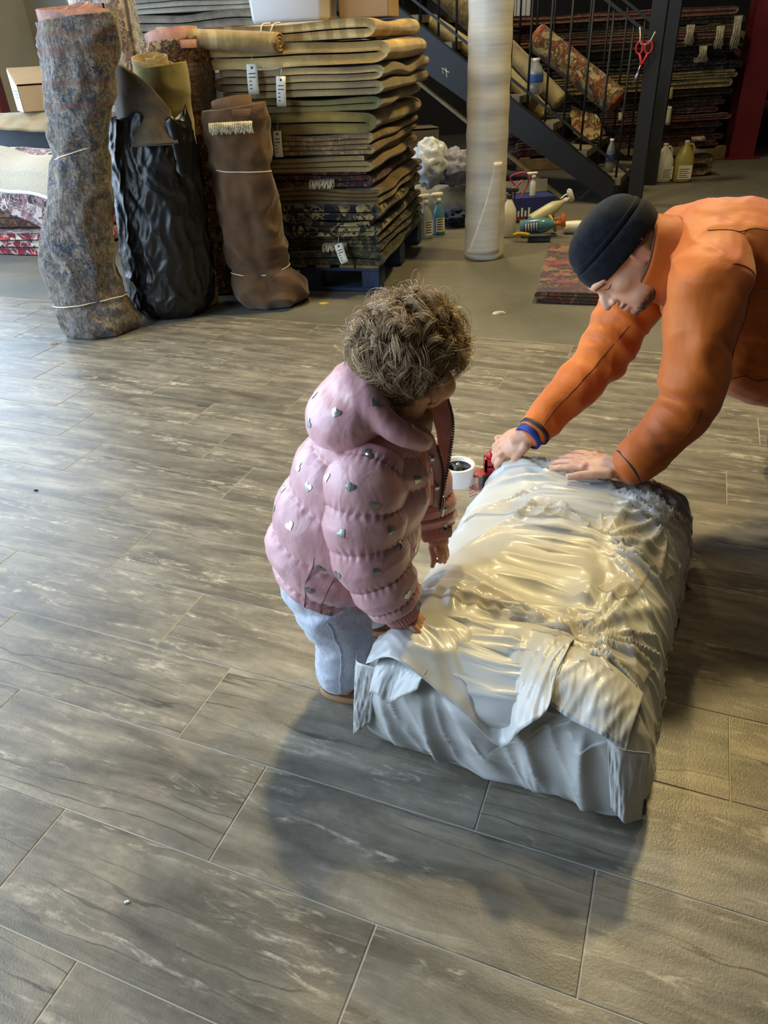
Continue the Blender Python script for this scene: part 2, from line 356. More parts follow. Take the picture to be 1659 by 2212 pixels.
# front end: close with concentric gathered rings
def close(R0,sgn):
    out=[]; c=R0.mean(0)
    for k in range(1,46):
        q=1-k/45.*.985; Rk=c+(R0-c)*q
        bb=(Rk-BO)@EB; zz=Rk[:,2]; P=np.stack([bb*11+zz*3.0,zz*2.2,0*bb+sgn],-1); P2=np.stack([bb*26+zz*8,zz*5,0*bb+sgn+5],-1)
        dd=(.016*ridge(P)**1.5+.006*ridge(P2)**2+.010*pn(P*.4))*sst(0,.25,1-q)+.012*sst(0,.4,1-q)
        out.append(Rk-sgn*EA[None]*dd[:,None])
    return np.array(out)
front=close(ring[0],1)[::-1]; back=close(ring[-1],-1)
def m_film():
    t=NT('white_plastic_film'); c=t.coord(); n=t.noise(c,3.2,5,.6,.6); f=t.noise(c,6,3,.5,.8); g=t.noise(c,55,4,.7); 
    rid=t.math('ABSOLUTE',t.math('SUBTRACT',f,.5)); 
    col=t.ramp(t.noise(c,5,4),[(.3,h('b7b8b5')),(.7,h('c9cac8'))])
    spk=t.ramp(t.noise(c,120,3,.8),[(.70,(0,0,0,1)),(.78,(1,1,1,1))]); msk=t.ramp(t.noise(c,4,2),[(.55,(0,0,0,1)),(.7,(.4,.4,.4,1))]); col=t.mix(t.mix(1.0,spk,msk,'MULTIPLY'),col,h('8f8b82'))
    b=t.bump(rid,.22,.012); b=t.bump(g,.05,.003,b)
    m=t.fin(col,.38,b,0,.5); t.b.inputs['Subsurface Weight'].default_value=.12; t.b.inputs['Subsurface Radius'].default_value=(.02,.02,.02); t.b.inputs['Coat Weight'].default_value=.12; t.b.inputs['Coat Roughness'].default_value=.12
    return m
MT['film']=m_film()
def m_clear(name,tint=(1,1,1,1),op=.16,rough=.08,sc=30):
    t=NT(name); c=t.coord(); nb=t.bump(t.noise(c,sc,3,.5,.6),.25,.004)
    tr=t.n('BsdfTransparent'); tr.inputs[0].default_value=tint; t.fin((.85,.84,.8,1),rough,nb,0,.5); mx=t.n('MixShader'); mx.inputs[0].default_value=op; t.l(tr.outputs[0],mx.inputs[1]); t.l(t.b.outputs[0],mx.inputs[2]); t.l(mx.outputs[0],t.out.inputs['Surface']); return t.m
MT['tape']=m_clear('clear_packing_tape',(.97,.95,.91,1),.30,.12,30)
wrap=mk('plastic_wrap',*loft(blocal(np.concatenate([front,ring,back]))),MT['film'],bundle)
def top_strip(name,pts,wid,n=90,m=14,off=.0022,mat=None,skirt=None):
    Pp=resamp(np.array(pts,float),n); T=np.gradient(Pp,axis=0); T/=np.linalg.norm(T,axis=1)[:,None]; N=np.stack([-T[:,1],T[:,0]],1)
    w=np.linspace(-.5,.5,m)*wid; A=Pp[:,0][:,None]+N[:,0][:,None]*w; B=Pp[:,1][:,None]+N[:,1][:,None]*w
    Z=btopz(A,np.clip(B,0,BW))+off+.0012*np.abs(pn(np.stack([A*60,B*60,0*A],-1)))
    V,F=grid(blocal(bw(A,B,Z))); V,F=solid(V,F,.0006); return mk(name,V,F,mat or MT['tape'],bundle)
top_strip('tape_strip',[(.545,.03),(.53,.2),(.515,.36),(.475,.505)],.06)
top_strip('tape_strip',[(.225,.035),(.205,.2),(.185,.36),(.16,.50)],.055)
top_strip('tape_strip',[(.775,.06),(.765,.2),(.74,.35),(.69,.50)],.07)
top_strip('exposed_rug',[(.815,.36),(.775,.45),(.68,.522)],.10,70,16,.0035,m_pile('mauve_rug_end',h('4a3630'),h('6b5248'),9))
top_strip('clear_film',[(.81,.28),(.765,.43),(.64,.520)],.15,80,20,.0050,m_clear('clear_film',(.96,.94,.92,1),.22,.14,24))
top_strip('tape_strip',[(.30,.40),(.36,.43),(.44,.44)],.05)

def sheet(name,topl,botl,n=60,m=24,bulge=.012,seed=0,crease=.006,th=.0012):
    """loose film hanging between two (a,b,z) polylines"""
    A=resamp(np.array(topl,float),n); B=resamp(np.array(botl,float),n,len(botl)>3); t=np.linspace(0,1,m)[:,None,None]
    G=A[None]*(1-t)+B[None]*t
    G[...,2]+=bulge*np.sin(t[...,0]*math.pi)
    sN=np.linspace(0,1,n)[None,:]*np.ones((m,1)); tt=t[...,0]*np.ones((1,n))
    d=crease*(ridge(np.stack([sN*7+tt*2.,tt*1.5,0*sN+seed],-1))**1.5+.5*ridge(np.stack([sN*15-tt*3,tt*3,0*sN+seed+4],-1))**2)*sst(0,.2,tt)
    G[...,0]-=d*.6; G[...,2]+=d*.7
    V,F=grid(blocal(bw(G[...,0],G[...,1],G[...,2]))); V,F=solid(V,F,th); return mk(name,V,F,MT['film'],bundle)
def tp(a,b,o=.004): return (a,b,float(btopz(np.array(a),np.array(b)))+o)
sheet('film_flap',[tp(.10,.03),tp(.13,.10),tp(.15,.20),tp(.16,.30),tp(.15,.37)],[(-.005,.035,.205),(-.012,.10,.245),(-.035,.23,.19),(-.045,.297,.150),(-.04,.33,.20),(-.02,.362,.235),(.03,.365,.25)],80,30,.02,1)
sheet('film_flap',[tp(.12,.34,.008),tp(.12,.40,.010),tp(.11,.45,.010),tp(.10,.50,.008)],[(.0,.36,.235),(-.012,.40,.225),(-.022,.45,.222),(-.02,.49,.20)],50,20,.020,7,.004)
sheet('film_fold',[(-.018,.46,.215),(-.022,.485,.205),(.004,.525,.185)],[(-.034,.485,.075),(-.038,.51,.050),(-.004,.535,.030)],30,24,.0,12,.004)
sheet('film_fold',[(.030,-.004,.185),(-.002,.015,.200),(-.006,.055,.205)],[(.020,-.008,.06),(-.034,.010,.035),(-.020,.045,.075)],34,24,.0,15,.006)
sheet('film_tab',[(.01,.055,.215),(.01,.10,.228),(.01,.155,.23)],[(-.040,.055,.175),(-.046,.075,.182),(-.048,.091,.170),(-.046,.11,.185),(-.036,.147,.215)],40,14,.01,21,.002)
# ================================================================ PEOPLE
from mathutils.bvhtree import BVHTree
def nv(v): v=np.asarray(v,float); return v/np.linalg.norm(v)
def digit(base,d,upv,lens,bends,r0,r1,splay=0):
    """finger: starts along d, bends towards -up at each joint"""
    d=nv(d); u=nv(np.asarray(upv)-d*(np.asarray(upv)@d)); p=np.asarray(base,float); pts=[p]; a=0
    for L,b in zip(lens,bends):
        a+=b; dd=d*math.cos(a)-u*math.sin(a); pts.append(pts[-1]+dd*L*.5); pts.append(pts[-1]+dd*L*.5)
    P=resamp(np.array(pts),14); r=np.linspace(r0,r1,14); kn=np.array([1+.07*math.exp(-((i-4.5)/1.2)**2)+.05*math.exp(-((i-9)/1.0)**2) for i in range(14)])
    return tube(P,r*kn,12,roundcap=4),pts[-1],(pts[-1]-pts[-2])
def m_skin(name,base,red,dark,rough=.45):
    t=NT(name); c=t.coord(); n=t.noise(c,22,4,.6); n2=t.noise(c,160,3,.6); at=t.n('Attribute'); at.attribute_name='tone'
    sp=t.n('SeparateColor'); t.l(at.outputs['Color'],sp.inputs[0])
    col=t.ramp(n,[(.35,tuple(x*.88 for x in base[:3])+(1,)),(.65,base)]); col=t.mix(sp.outputs[0],col,red); col=t.mix(sp.outputs[1],col,dark)
    m=t.fin(col,rough,t.bump(n2,.25,.0012),0,.45); t.b.inputs['Subsurface Weight'].default_value=.18; t.b.inputs['Subsurface Radius'].default_value=(.012,.005,.003); return m
MT['skin']=m_skin('skin',h('d6a98c'),h('b5685c'),h('33261f')); MT['skin2']=m_skin('child_skin',h('dfae8c'),h('c77a66'),h('6b4a3a'))
def bvh_of(V,F): return BVHTree.FromPolygons([tuple(v) for v in V],[tuple(f) for f in F])
def snap_line(b,pts,r,off=.0005,n=40,nn=6):
    P=resamp(np.array(pts,float),n); Q=[]
    for p in P:
        l,nm,i,d=b.find_nearest(Vector(p)); Q.append(np.array(l)+np.array(nm)*off)
    Q=np.array(Q); 
    for _ in range(2): Q[1:-1]=.25*Q[:-2]+.5*Q[1:-1]+.25*Q[2:]
    return tube(Q,r,nn)
def m_cloth(name,dark,light,fold=6,fs=.4,rough=.6,sheen=.2,weave=700,spec=.3):
    t=NT(name); c=t.coord(); n=t.noise(c,7,4); col=t.ramp(n,[(.3,dark),(.7,light)]); f=t.noise(c,fold,3,.5,.8)
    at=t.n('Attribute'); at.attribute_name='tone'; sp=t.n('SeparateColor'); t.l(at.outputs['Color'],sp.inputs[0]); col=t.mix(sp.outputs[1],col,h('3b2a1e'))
    b=t.bump(t.noise(c,weave,2),.12,.001,t.bump(f,fs,.02)); return t.fin(col,rough,b,0,spec,sheen)
# ---------------------------------------------------------------- the toddler
def toddler():
    base=np.array([-.10,1.13,0]); T=thing('person','toddler in a pink puffer jacket with silver hearts leaning on the white bundle','person',tuple(base))
    L=lambda V:np.asarray(V)-base
    # ---- body
    HC=np.array([.058,1.168,.688]); fd=nv((.80,.58,-.16)); ld=nv(np.cross((0,0,1),fd)); ud=np.cross(fd,ld); R=np.stack([fd,ld,ud],1)
    def hp(f,l,u): return HC+fd*f+ld*l+ud*u
    parts=[ell(hp(-.006,0,.016),(.086,.073,.078),24,18,R),ell(hp(.036,0,-.045),(.046,.050,.044),20,14,R),ell(hp(.046,-.030,-.040),(.030,.029,.028),16,12,R),ell(hp(.046,.030,-.040),(.030,.029,.028),16,12,R),
      ell(hp(.062,0,-.075),(.017,.020,.014),14,10,R),ell(hp(.083,0,-.030),(.011,.009,.009),12,8,R),ell(hp(.076,0,-.058),(.010,.018,.007),12,8,R)]
    for sgn in (-1,1):
        er=[hp(.000+.016*math.cos(a),sgn*(.070+.006*math.sin(a*.5)),-.035+.023*math.sin(a)) for a in np.linspace(-1.9,2.6,16)]
        parts.append(tube(er,.0042,8,roundcap=3)); parts.append(ell(hp(.003,sgn*.068,-.034),(.013,.006,.019),12,8,R))
    parts.append(tube(resamp([(.02,1.14,.54),(.035,1.15,.59),tuple(hp(-.01,0,-.05))],8),[.046,.040,.042,.042,.042,.044,.046,.05],16))
    tors=resamp([(-.125,1.13,.30),(-.10,1.13,.34),(-.06,1.13,.40),(-.02,1.13,.48),(.02,1.14,.55)],12); parts.append(tube(tors,[.06,.068,.075,.08,.083,.084,.083,.082,.08,.075,.06,.045],18,roundcap=4))
    aR=resamp([(-.02,1.07,.53),(-.03,1.035,.46),(-.015,1.012,.36),(.022,.998,.278)],12); parts.append(tube(aR,np.linspace(.036,.022,12),12,roundcap=3))
    aL=resamp([(.01,1.20,.53),(.06,1.245,.45),(.09,1.242,.36),(.105,1.215,.292)],12); parts.append(tube(aL,np.linspace(.036,.022,12),12,roundcap=3))
    # right hand: a loose fist on the film
    parts.append(ell((.032,.995,.262),(.026,.022,.018)))
    for k in range(4):
        b_=np.array([.050-.003*k,1.008-.012*k,.264]); t_,e,_=digit(b_,(.6,-.25,-.25),(.2,0,1),(.018,.014,.011),(.5,.9,.8),.0068,.0052); parts.append(t_)
    t_,e,_=digit((.022,.982,.260),(.8,.1,-.25),(0,0,1),(.018,.015,.012),(.1,.3,.3),.0072,.0056); parts.append(t_)
    # left hand: fingers pointing down onto the film
    parts.append(ell((.108,1.205,.283),(.022,.020,.020)))
    for k,(dx,dy,ln) in enumerate([(.118,1.212,.9),(.118,1.201,1.0),(.113,1.191,1.02),(.105,1.184,.85)]):
        t_,e,_=digit((dx,dy,.276),(.35,-.3,-.8),(.7,-.3,.3),(.013*ln,.011*ln,.009*ln),(-.05,.35,.35),.0066,.005); parts.append(t_)
    t_,e,_=digit((.092,1.196,.274),(.2,-.55,-.75),(.6,-.3,.3),(.016,.013,.010),(0,.25,.3),.007,.0054); parts.append(t_)
    for x0,yk,fx,fy in ((-.125,1.075,-.095,1.065),(-.125,1.185,-.03,1.265)):
        parts.append(tube(resamp([(x0,yk,.26),(x0*.75+fx*.25+.01,(yk+fy)/2,.15),(fx,fy,.035)],10),np.linspace(.036,.028,10),12,roundcap=3))
    V,F=remesh(parts,.0026,4); b=mk('body',L(V),F,MT['skin2'],T)
    q=(V-HC)@R; tone=np.zeros((len(V),3)); tone[:,0]=.45*np.exp(-(((q[:,0]-.06)/.02)**2+((np.abs(q[:,1])-.036)/.018)**2+((q[:,2]+.04)/.018)**2)); tone[:,0]+=.15*((q[:,2]<-.3))
    tone[:,0]+=.35*((np.abs(q[:,1])>.066)&(q[:,2]>-.08)&(q[:,2]<.0)&(q[:,0]>-.03)); tone[:,0]+=.6*np.exp(-(((q[:,0]-.086)/.012)**2+(q[:,1]/.018)**2+((q[:,2]+.058)/.006)**2)); vcol(b,'tone',np.clip(tone,0,1))
    bvb=bvh_of(V,F); ew=plain('eye_white',h('e6e2dc'),.25); ib=plain('brown_iris',h('2c1a10'),.15); lash=plain('brown_lash',h('4a3424'),.8)
    for sgn in (-1,1):
        l0,nm,_,_=bvb.find_nearest(Vector(hp(.09,sgn*.030,-.014))); l0=np.array(l0); ec=l0-np.array(nm)*.0075
        Ve,Fe=ell(ec,(.0105,.0105,.0105),20,14,R); ey=mk('eyeball',L(Ve),Fe,ew,b); gz=nv(np.array(nm)*.6+fd*.5); Rg=np.array(Vector(gz).to_track_quat('Z','Y').to_matrix()); Ve,Fe=lathe([(.0003,.0002),(.003,.0),(.005,-.0010),(.0052,-.002)],16); mk('iris',L(Ve@Rg.T+ec+gz*.0108),Fe,ib,ey)
        for du,rr in ((.0075,.0016),(-.0075,.0012)):
            Ve,Fe=tube(resamp([tuple(ec+np.array(nm)*.006+ld*(-.011)+ud*du*.3),tuple(ec+np.array(nm)*.0098+ud*du),tuple(ec+np.array(nm)*.006+ld*.011+ud*du*.3)],12),rr,8); mk('eyelid',L(Ve),Fe,MT['skin2'] if du<0 else lash,b)
        Ve,Fe=snap_line(bvb,[tuple(hp(.09,sgn*.018,.006)),tuple(hp(.085,sgn*.030,.011)),tuple(hp(.07,sgn*.044,.006))],.0018,.0,14); mk('eyebrow',L(Ve),Fe,lash,b)
    # ---- jacket
    t=NT('pink_satin'); c=t.coord(); n=t.noise(c,6,3); col=t.ramp(n,[(.3,h('c48f94')),(.7,h('d6a6a9'))]); bb=t.bump(t.noise(t.coord('Object',(1,1,.45)),26,3,.5,.8),.28,.009,t.bump(t.noise(c,11,3,.5,.6),.35,.018))
    pink=t.fin(col,.36,bb,0,.5,.25); MT['pink']=pink
    foil=plain('silver_foil',h('b4b8b8'),.28,.9,.05,20,.1)
    n=48; m=170
    keys=np.array([(-.120,1.13,.258,.084,.096),(-.124,1.13,.272,.104,.110),(-.106,1.13,.318,.126,.122),(-.078,1.13,.370,.138,.126),(-.050,1.13,.440,.134,.124),(-.024,1.132,.510,.118,.116),(-.004,1.135,.555,.098,.10),(.014,1.14,.59,.066,.066),(.022,1.142,.605,.052,.054)])
    K=resamp(keys,m); s=np.linspace(0,1,m); seams=np.array([.16,.33,.50,.66,.80,.92])
    def quilt(s,seams,d=.055):
        q=np.min(np.abs(s[:,None]-seams[None]),axis=1); return q
    qd=quilt(s,seams); bulge=1+.13*np.sqrt(np.clip(qd/.075,0,1))-.09
    ax=nv((.39,0,.92)); fr=nv((.92,0,-.39)); a=np.linspace(0,2*math.pi,120,endpoint=False); rings=[]
    for i in range(m):
        puck=.0022*np.sin(a*38+3*pn(np.stack([a*2,0*a+i*.1,0*a],-1)))*math.exp(-(qd[i]/.022)**2)
        lump=1+.035*pn(np.stack([np.cos(a)*1.8,np.sin(a)*1.8,0*a+s[i]*9],-1))+.02*pn(np.stack([np.cos(a)*5,np.sin(a)*5,0*a+s[i]*16],-1))
        rf=K[i,3]*bulge[i]*lump+puck; rl=K[i,4]*bulge[i]*lump+puck
        rings.append(K[i,:3]+np.cos(a)[:,None]*rf[:,None]*fr+np.sin(a)[:,None]*rl[:,None]*np.array([0,1.,0]))
    V,F=loft(np.array(rings)); J=mk('jacket',L(V),F,pink,T); surf=[(V,F)]
    def sleeve(keys,nseg,sgn):
        K=resamp(np.array(keys,float),150); s=np.linspace(0,1,150); seams=np.linspace(.10,.985,nseg); qd=np.min(np.abs(s[:,None]-seams[None]),axis=1); Tn,N,B=frames(K[:,:3]); a=np.linspace(0,2*math.pi,96,endpoint=False); rings=[]
        for i in range(150):
            puck=.002*np.sin(a*30+2.5*pn(np.stack([a*2,0*a+i*.15,0*a+sgn],-1)))*math.exp(-(qd[i]/.025)**2)
            lump=1+.05*pn(np.stack([np.cos(a)*1.6,np.sin(a)*1.6,0*a+s[i]*8+sgn*5],-1))
            r=K[i,3]*(1.03+.15*math.sqrt(min(1,qd[i]/.085))-.13)*lump+puck
            rings.append(K[i,:3]+r[:,None]*(np.cos(a)[:,None]*N[i]+np.sin(a)[:,None]*B[i]))
        V,F=loft(np.array(rings)); surf.append((V,F)); mk('sleeve',L(V),F,pink,J)
        e=K[-1,:3]; d=nv(K[-1,:3]-K[-6,:3]); cuff(e,d,K[-1,3])
    def cuff(e,d,r):
        nn=26*8; a=np.linspace(0,2*math.pi,nn,endpoint=False); P=np.array([e-d*.012,e-d*.004,e+d*.008,e+d*.018,e+d*.024,e+d*.020]); _,N,B=frames(P); rr=[r*.8,r*.86,r*.80,r*.76,r*.70,r*.6]
        rings=[P[i]+(rr[i]+.0011*np.sin(a*34))[:,None]*(np.cos(a)[:,None]*N[i]+np.sin(a)[:,None]*B[i]) for i in range(6)]
        V,F=loft(np.array(rings),True); mk('cuff',L(V),F,MT['rib'],J)
    MT['rib']=plain('pink_rib_knit',h('cb8f92'),.85,0,.06,30,.2)
    sleeve([(-.010,1.085,.552,.052),(-.026,1.052,.525,.068),(-.034,1.036,.470,.071),(-.030,1.022,.405,.069),(-.010,1.010,.345,.062),(.008,1.003,.305,.054),(.017,1.0,.286,.043)],6,1)
    sleeve([(.0,1.19,.545,.05),(.035,1.228,.505,.060),(.068,1.246,.435,.059),(.088,1.246,.375,.055),(.098,1.235,.332,.051),(.103,1.222,.305,.041)],6,2)
    # hood lying on the back of the neck
    hd=[ell((-.050,1.14,.618),(.082,.102,.062),24,16,np.array([[.90,0,-.44],[0,1,0],[.44,0,.90]])),ell((-.030,1.145,.648),(.058,.092,.050),22,14),ell((-.082,1.138,.605),(.046,.080,.050),20,12)]
    rim=[(-.030+.0,1.148,.670),(-.022,1.088,.660),(.018,1.058,.622),(.062,1.068,.588),(.075,1.10,.565)]; rim2=[(-.030,1.148,.670),(-.022,1.212,.660),(.018,1.235,.622),(.062,1.225,.588),(.080,1.195,.565)]
    for rr in (rim,rim2): hd.append(tube(resamp(rr,24),np.linspace(.030,.016,24),12,roundcap=3))
    V,F=remesh(hd,.004,22); N=normals(V,F); V=V+N*(.0025*pn(V*14)+.0012*ridge(V*np.array([30,14,12])))[:,None]
    surf.append((V,F)); mk('hood',L(V),F,pink,J)
    # open front: placket strip with snaps, zip teeth and collar panels
    def panel(name,pa,pb,mat,mm=10,nn2=40,th=.006,wob=.003):
        A=resamp(np.array(pa,float),nn2); B=resamp(np.array(pb,float),nn2); tt=np.linspace(0,1,mm)[:,None,None]; G=A[None]*(1-tt)+B[None]*tt
        G=G+wob*pn(G*40)[...,None]; V,F=grid(G); V,F=solid(V,F,th); return mk(name,L(V),F,mat,J)
    panel('collar',[(.012,1.088,.600),(.050,1.078,.588),(.076,1.090,.560),(.092,1.095,.50),(.088,1.090,.44)],[(.040,1.105,.622),(.068,1.095,.604),(.094,1.098,.570),(.105,1.100,.505),(.098,1.092,.44)],pink)
    panel('collar',[(.045,1.215,.60),(.080,1.200,.60),(.100,1.18,.56),(.105,1.165,.50),(.098,1.14,.43)],[(.075,1.205,.628),(.118,1.185,.622),(.130,1.168,.57),(.122,1.155,.50),(.105,1.13,.43)],pink)
    zipm=plain('dark_zip',h('4a3f40'),.35,.6); tth=[]
    zp=resamp([(.120,1.182,.624),(.132,1.166,.57),(.124,1.153,.50),(.107,1.128,.43)],46)
    for p in zp: tth.append(box(p[0]-.0022,p[0]+.0022,p[1]-.003,p[1]+.003,p[2]-.0011,p[2]+.0011))
    V,F=join(*tth); mk('zip',L(V),F,zipm,J,False)
    zp=resamp([(.098,1.094,.56),(.108,1.096,.505),(.101,1.088,.44)],30); V,F=join(*[box(p[0]-.002,p[0]+.002,p[1]-.003,p[1]+.003,p[2]-.0011,p[2]+.0011) for p in zp]); mk('zip',L(V),F,zipm,J,False)
    for p in ((.086,1.083,.545),(.094,1.086,.485)):
        V,F=lathe([(.001,.004),(.0055,.0035),(.006,.001),(.006,-.002)],14); Rm=np.array(Vector((.3,-.95,.1)).to_track_quat('Z','Y').to_matrix()); mk('snap',L(V@Rm.T+np.array(p)),F,MT['chrome'],J)
    V,F=tube(resamp([(.110,1.126,.44),(.108,1.115,.425),(.106,1.112,.405)],8),.003,8); mk('zip_pull',L(V),F,MT['chrome'],J)
    shirt=plain('beige_shirt',h('c9b79a'),.9); V,F=tube(resamp([(.03,1.15,.55),(.045,1.152,.575),(.05,1.153,.60)],6),[.055,.054,.050,.048,.047,.046],24); mk('shirt',L(V),F,shirt,T)
    seamm=plain('dark_pink_thread',h('8a5a60'),.8)
    V,F=join(*surf); bv=bvh_of(V,F)
    V2,F2=snap_line(bv,[(-.075,1.0,.36),(-.055,1.0,.335),(-.035,1.0,.315)],.004,.001,16); mk('pocket_welt',L(V2),F2,MT['rib'],J)
    for pl in ([(-.13,1.0,.40),(-.155,1.0,.33),(-.17,1.0,.26),(-.16,1.02,.23)],[(-.095,1.0,.36),(-.12,1.0,.30),(-.128,1.0,.25)]):
        V2,F2=snap_line(bv,pl,.0011,-.0004,30); mk('seam',L(V2),F2,seamm,J)
    # foil hearts pressed on the quilting
    hx=np.array([(16*math.sin(t)**3,13*math.cos(t)-5*math.cos(2*t)-2*math.cos(3*t)-math.cos(4*t)) for t in np.linspace(0,2*math.pi,28,endpoint=False)])/16.
    rs=np.random.RandomState(4); cnt=0; used=[]; tries=0
    while cnt<64 and tries<4000:
        tries+=1
        o=np.array([rs.uniform(-.26,.16),rs.uniform(.9,1.3),rs.uniform(.2,.75)]); l,nm,i,d=bv.find_nearest(Vector(o)); l=np.array(l); nm=np.array(nm)
        if nm[1]>.75 or any(np.linalg.norm(l-q)<.040 for q in used) or nm[2]<-.5: continue
        used.append(l); cnt+=1; up_=nv(np.array([0,0,1.])-nm*nm[2]) if abs(nm[2])<.95 else np.array([1.,0,0]); sd=np.cross(up_,nm); an=rs.uniform(-.9,.9); e1=sd*math.cos(an)+up_*math.sin(an); e2=-sd*math.sin(an)+up_*math.cos(an); sz=.0092
        VV=[]
        for rr in (0.02,.5,1.0):
            for x,y in hx:
                p=l+e1*x*sz*rr+e2*y*sz*rr; hit=bv.ray_cast(Vector(p+nm*.012),Vector(-nm),.03); pp=np.array(hit[0]) if hit[0] is not None else p; VV.append(pp+nm*.0013)
        VV=np.array(VV).reshape(3,28,3); V2,F2=loft(VV,False); F2=F2+[tuple(range(28))]; mk('foil_heart',L(V2),F2,foil,J,False)
    # ---- trousers
    fl_=NT('grey_fleece'); c=fl_.coord(); fle=fl_.fin(fl_.ramp(fl_.noise(c,90,4,.7),[(.3,h('aab0bf')),(.7,h('c9cedb'))]),.95,fl_.bump(fl_.noise(c,240,3,.7),.5,.002,fl_.bump(fl_.noise(c,14,3,.5,.5),.5,.012)),0,.1,.5)
    P=[ell((-.122,1.13,.262),(.090,.102,.075),24,14)]
    for (x0,yk,kx,ky,fx,fy) in ((-.122,1.080,-.093,1.075,-.104,1.070),(-.125,1.18,-.05,1.22,-.04,1.255)):
        P.append(tube(resamp([(x0,yk,.25,0),(kx,ky,.16,0),(fx,fy,.07,0),(fx+.004,fy,.034,0)],16)[:,:3],[.066,.066,.064,.062,.060,.058,.056,.055,.054,.053,.052,.050,.047,.043,.037,.032],20))
    V,F=remesh(P,.004,8); N=normals(V,F); V=V+N*(.0035*pn(V*np.array([24,24,14]))+.003*ridge(V*np.array([14,14,26])))[:,None]; V[:,2]=np.maximum(V[:,2],.022)
    TR=mk('trousers',L(V),F,fle,T); bv=bvh_of(V,F); V2,F2=snap_line(bv,[(-.112,.98,.25),(-.100,.98,.18),(-.104,.98,.10),(-.104,.98,.045)],.0013); mk('side_seam',L(V2),F2,fle,TR)
    # ---- shoes
    br=plain('brown_leather',h('7a4e30'),.55,0,.15,20); sole=plain('tan_sole',h('a5825c'),.7)
    for fx,fy,rz in ((-.095,1.068,-.15),(-.02,1.262,.1)):
        V,F=remesh([ell((.012,0,.026),(.060,.030,.024)),ell((-.028,0,.034),(.030,.026,.030)),ell((.045,0,.022),(.028,.029,.020))],.003,6); V[:,2]=np.maximum(V[:,2],.010)
        Rz=np.array(Matrix.Rotation(rz,3,'Z')); S_=mk('shoe',L(V@Rz.T+np.array((fx,fy,0))),F,br,T)
        a=np.linspace(0,2*math.pi,32,endpoint=False); oo=np.stack([.008+np.cos(a)*.066,np.sin(a)*(.030+.003*np.cos(a)),0*a],-1); V,F=loft(np.stack([oo*[1,1,0]+[0,0,.0],oo*1.02+[0,0,.004],oo*1.02+[0,0,.011],oo*.96+[0,0,.014]])); mk('sole',L(V@Rz.T+np.array((fx,fy,0))),F,sole,S_)
    # ---- curly hair
    t=NT('brown_curls'); at=t.n('Attribute'); at.attribute_name='tone'; sp=t.n('SeparateColor'); t.l(at.outputs['Color'],sp.inputs[0]); colr=t.ramp(sp.outputs[0],[(0,h('65503a')),(.5,h('a08566')),(1,h('d6bc94'))]); hairm=t.fin(colr,.5,None,0,.35,.1)
    rs=np.random.RandomState(21); SC=hp(-.006,0,.016); SR=np.array([.088,.075,.080])
    def covered(q): # direction in head frame -> hair grows here
        f,l_,u=q; 
        if u<-.93: return False
        if f>.25: return u>.18+.25*(f-.25)
        if f>-.15: return u>-.30+.9*max(0,f)
        return u>-.93
    GV=[];GF=[];GT=[];nvt=0; ns=14; a3=np.array([0,2.1,4.2])
    clumps=0
    for ci_ in range(880):
        zz=1-2*(ci_+.5)/880; ph_=ci_*2.399963; q=nv(np.array([math.sqrt(1-zz*zz)*math.cos(ph_),math.sqrt(1-zz*zz)*math.sin(ph_),zz])+rs.normal(size=3)*.03)
        if not covered(q): continue
        clumps+=1; n0=nv(q/SR); root=q*SR; tang=np.array([-.15*(q[0]<0.2)+rs.normal()*.45,rs.normal()*.45,-.75]); 
        if q[2]>.6: tang=np.array([rs.normal(),rs.normal(),-.1])
        tang=nv(tang-n0*(tang@n0)); bn=np.cross(n0,tang); ln=rs.uniform(.036,.062)*(1.0 if q[2]>-.2 else .8); tw=rs.uniform(.6,1.35)*(1 if rs.rand()<.5 else -1); hr=rs.uniform(.006,.0115)*(1.0 if q[2]>-.1 else .55); ph=rs.uniform(0,6.28); lift=rs.uniform(.004,.018)*(1.1 if q[2]>.3 else .7 if q[2]>-.2 else .4); tcl=rs.uniform(.1,.75)
        k=rs.randint(14,24)
        for j in range(k):
            tt=np.linspace(0,1,ns); o=rs.normal(size=3)*.0027; l2=ln*rs.uniform(.8,1.15); h2=hr*rs.uniform(.8,1.2); p2=ph+rs.normal()*.22
            fz=1.0; 
            if rs.rand()<.03: fz=1.7
            P=root+o+n0*(lift*fz*np.sin(np.clip(tt*1.5,0,1)*math.pi/2)*(1-.35*tt))[:,None]+tang*(l2*tt)[:,None]-n0*((l2*tt)**2/.17)[:,None]
            rad=h2*np.clip(tt*2.5,0,1)*fz; an=p2+tw*6.283*tt
            P=P+bn*(np.cos(an)*rad)[:,None]+n0*(np.sin(an)*rad+ .3*rad)[:,None]
            P=SC+P@R.T
            Tn,N,B=frames(P); rr=.00062*(1-.6*tt)
            Rg=P[:,None]+rr[:,None,None]*(np.cos(a3)[None,:,None]*N[:,None]+np.sin(a3)[None,:,None]*B[:,None]); GV.append(Rg.reshape(-1,3))
            i0=np.arange(ns-1)[:,None]*3; jj=np.arange(3)[None]; kk=(jj+1)%3; GF.append((np.stack([i0+jj,i0+kk,i0+3+kk,i0+3+jj],-1).reshape(-1,4)+nvt)); nvt+=ns*3
            GT.append(np.repeat(np.clip(tcl+.35*tt+rs.normal()*.1,0,1),3))
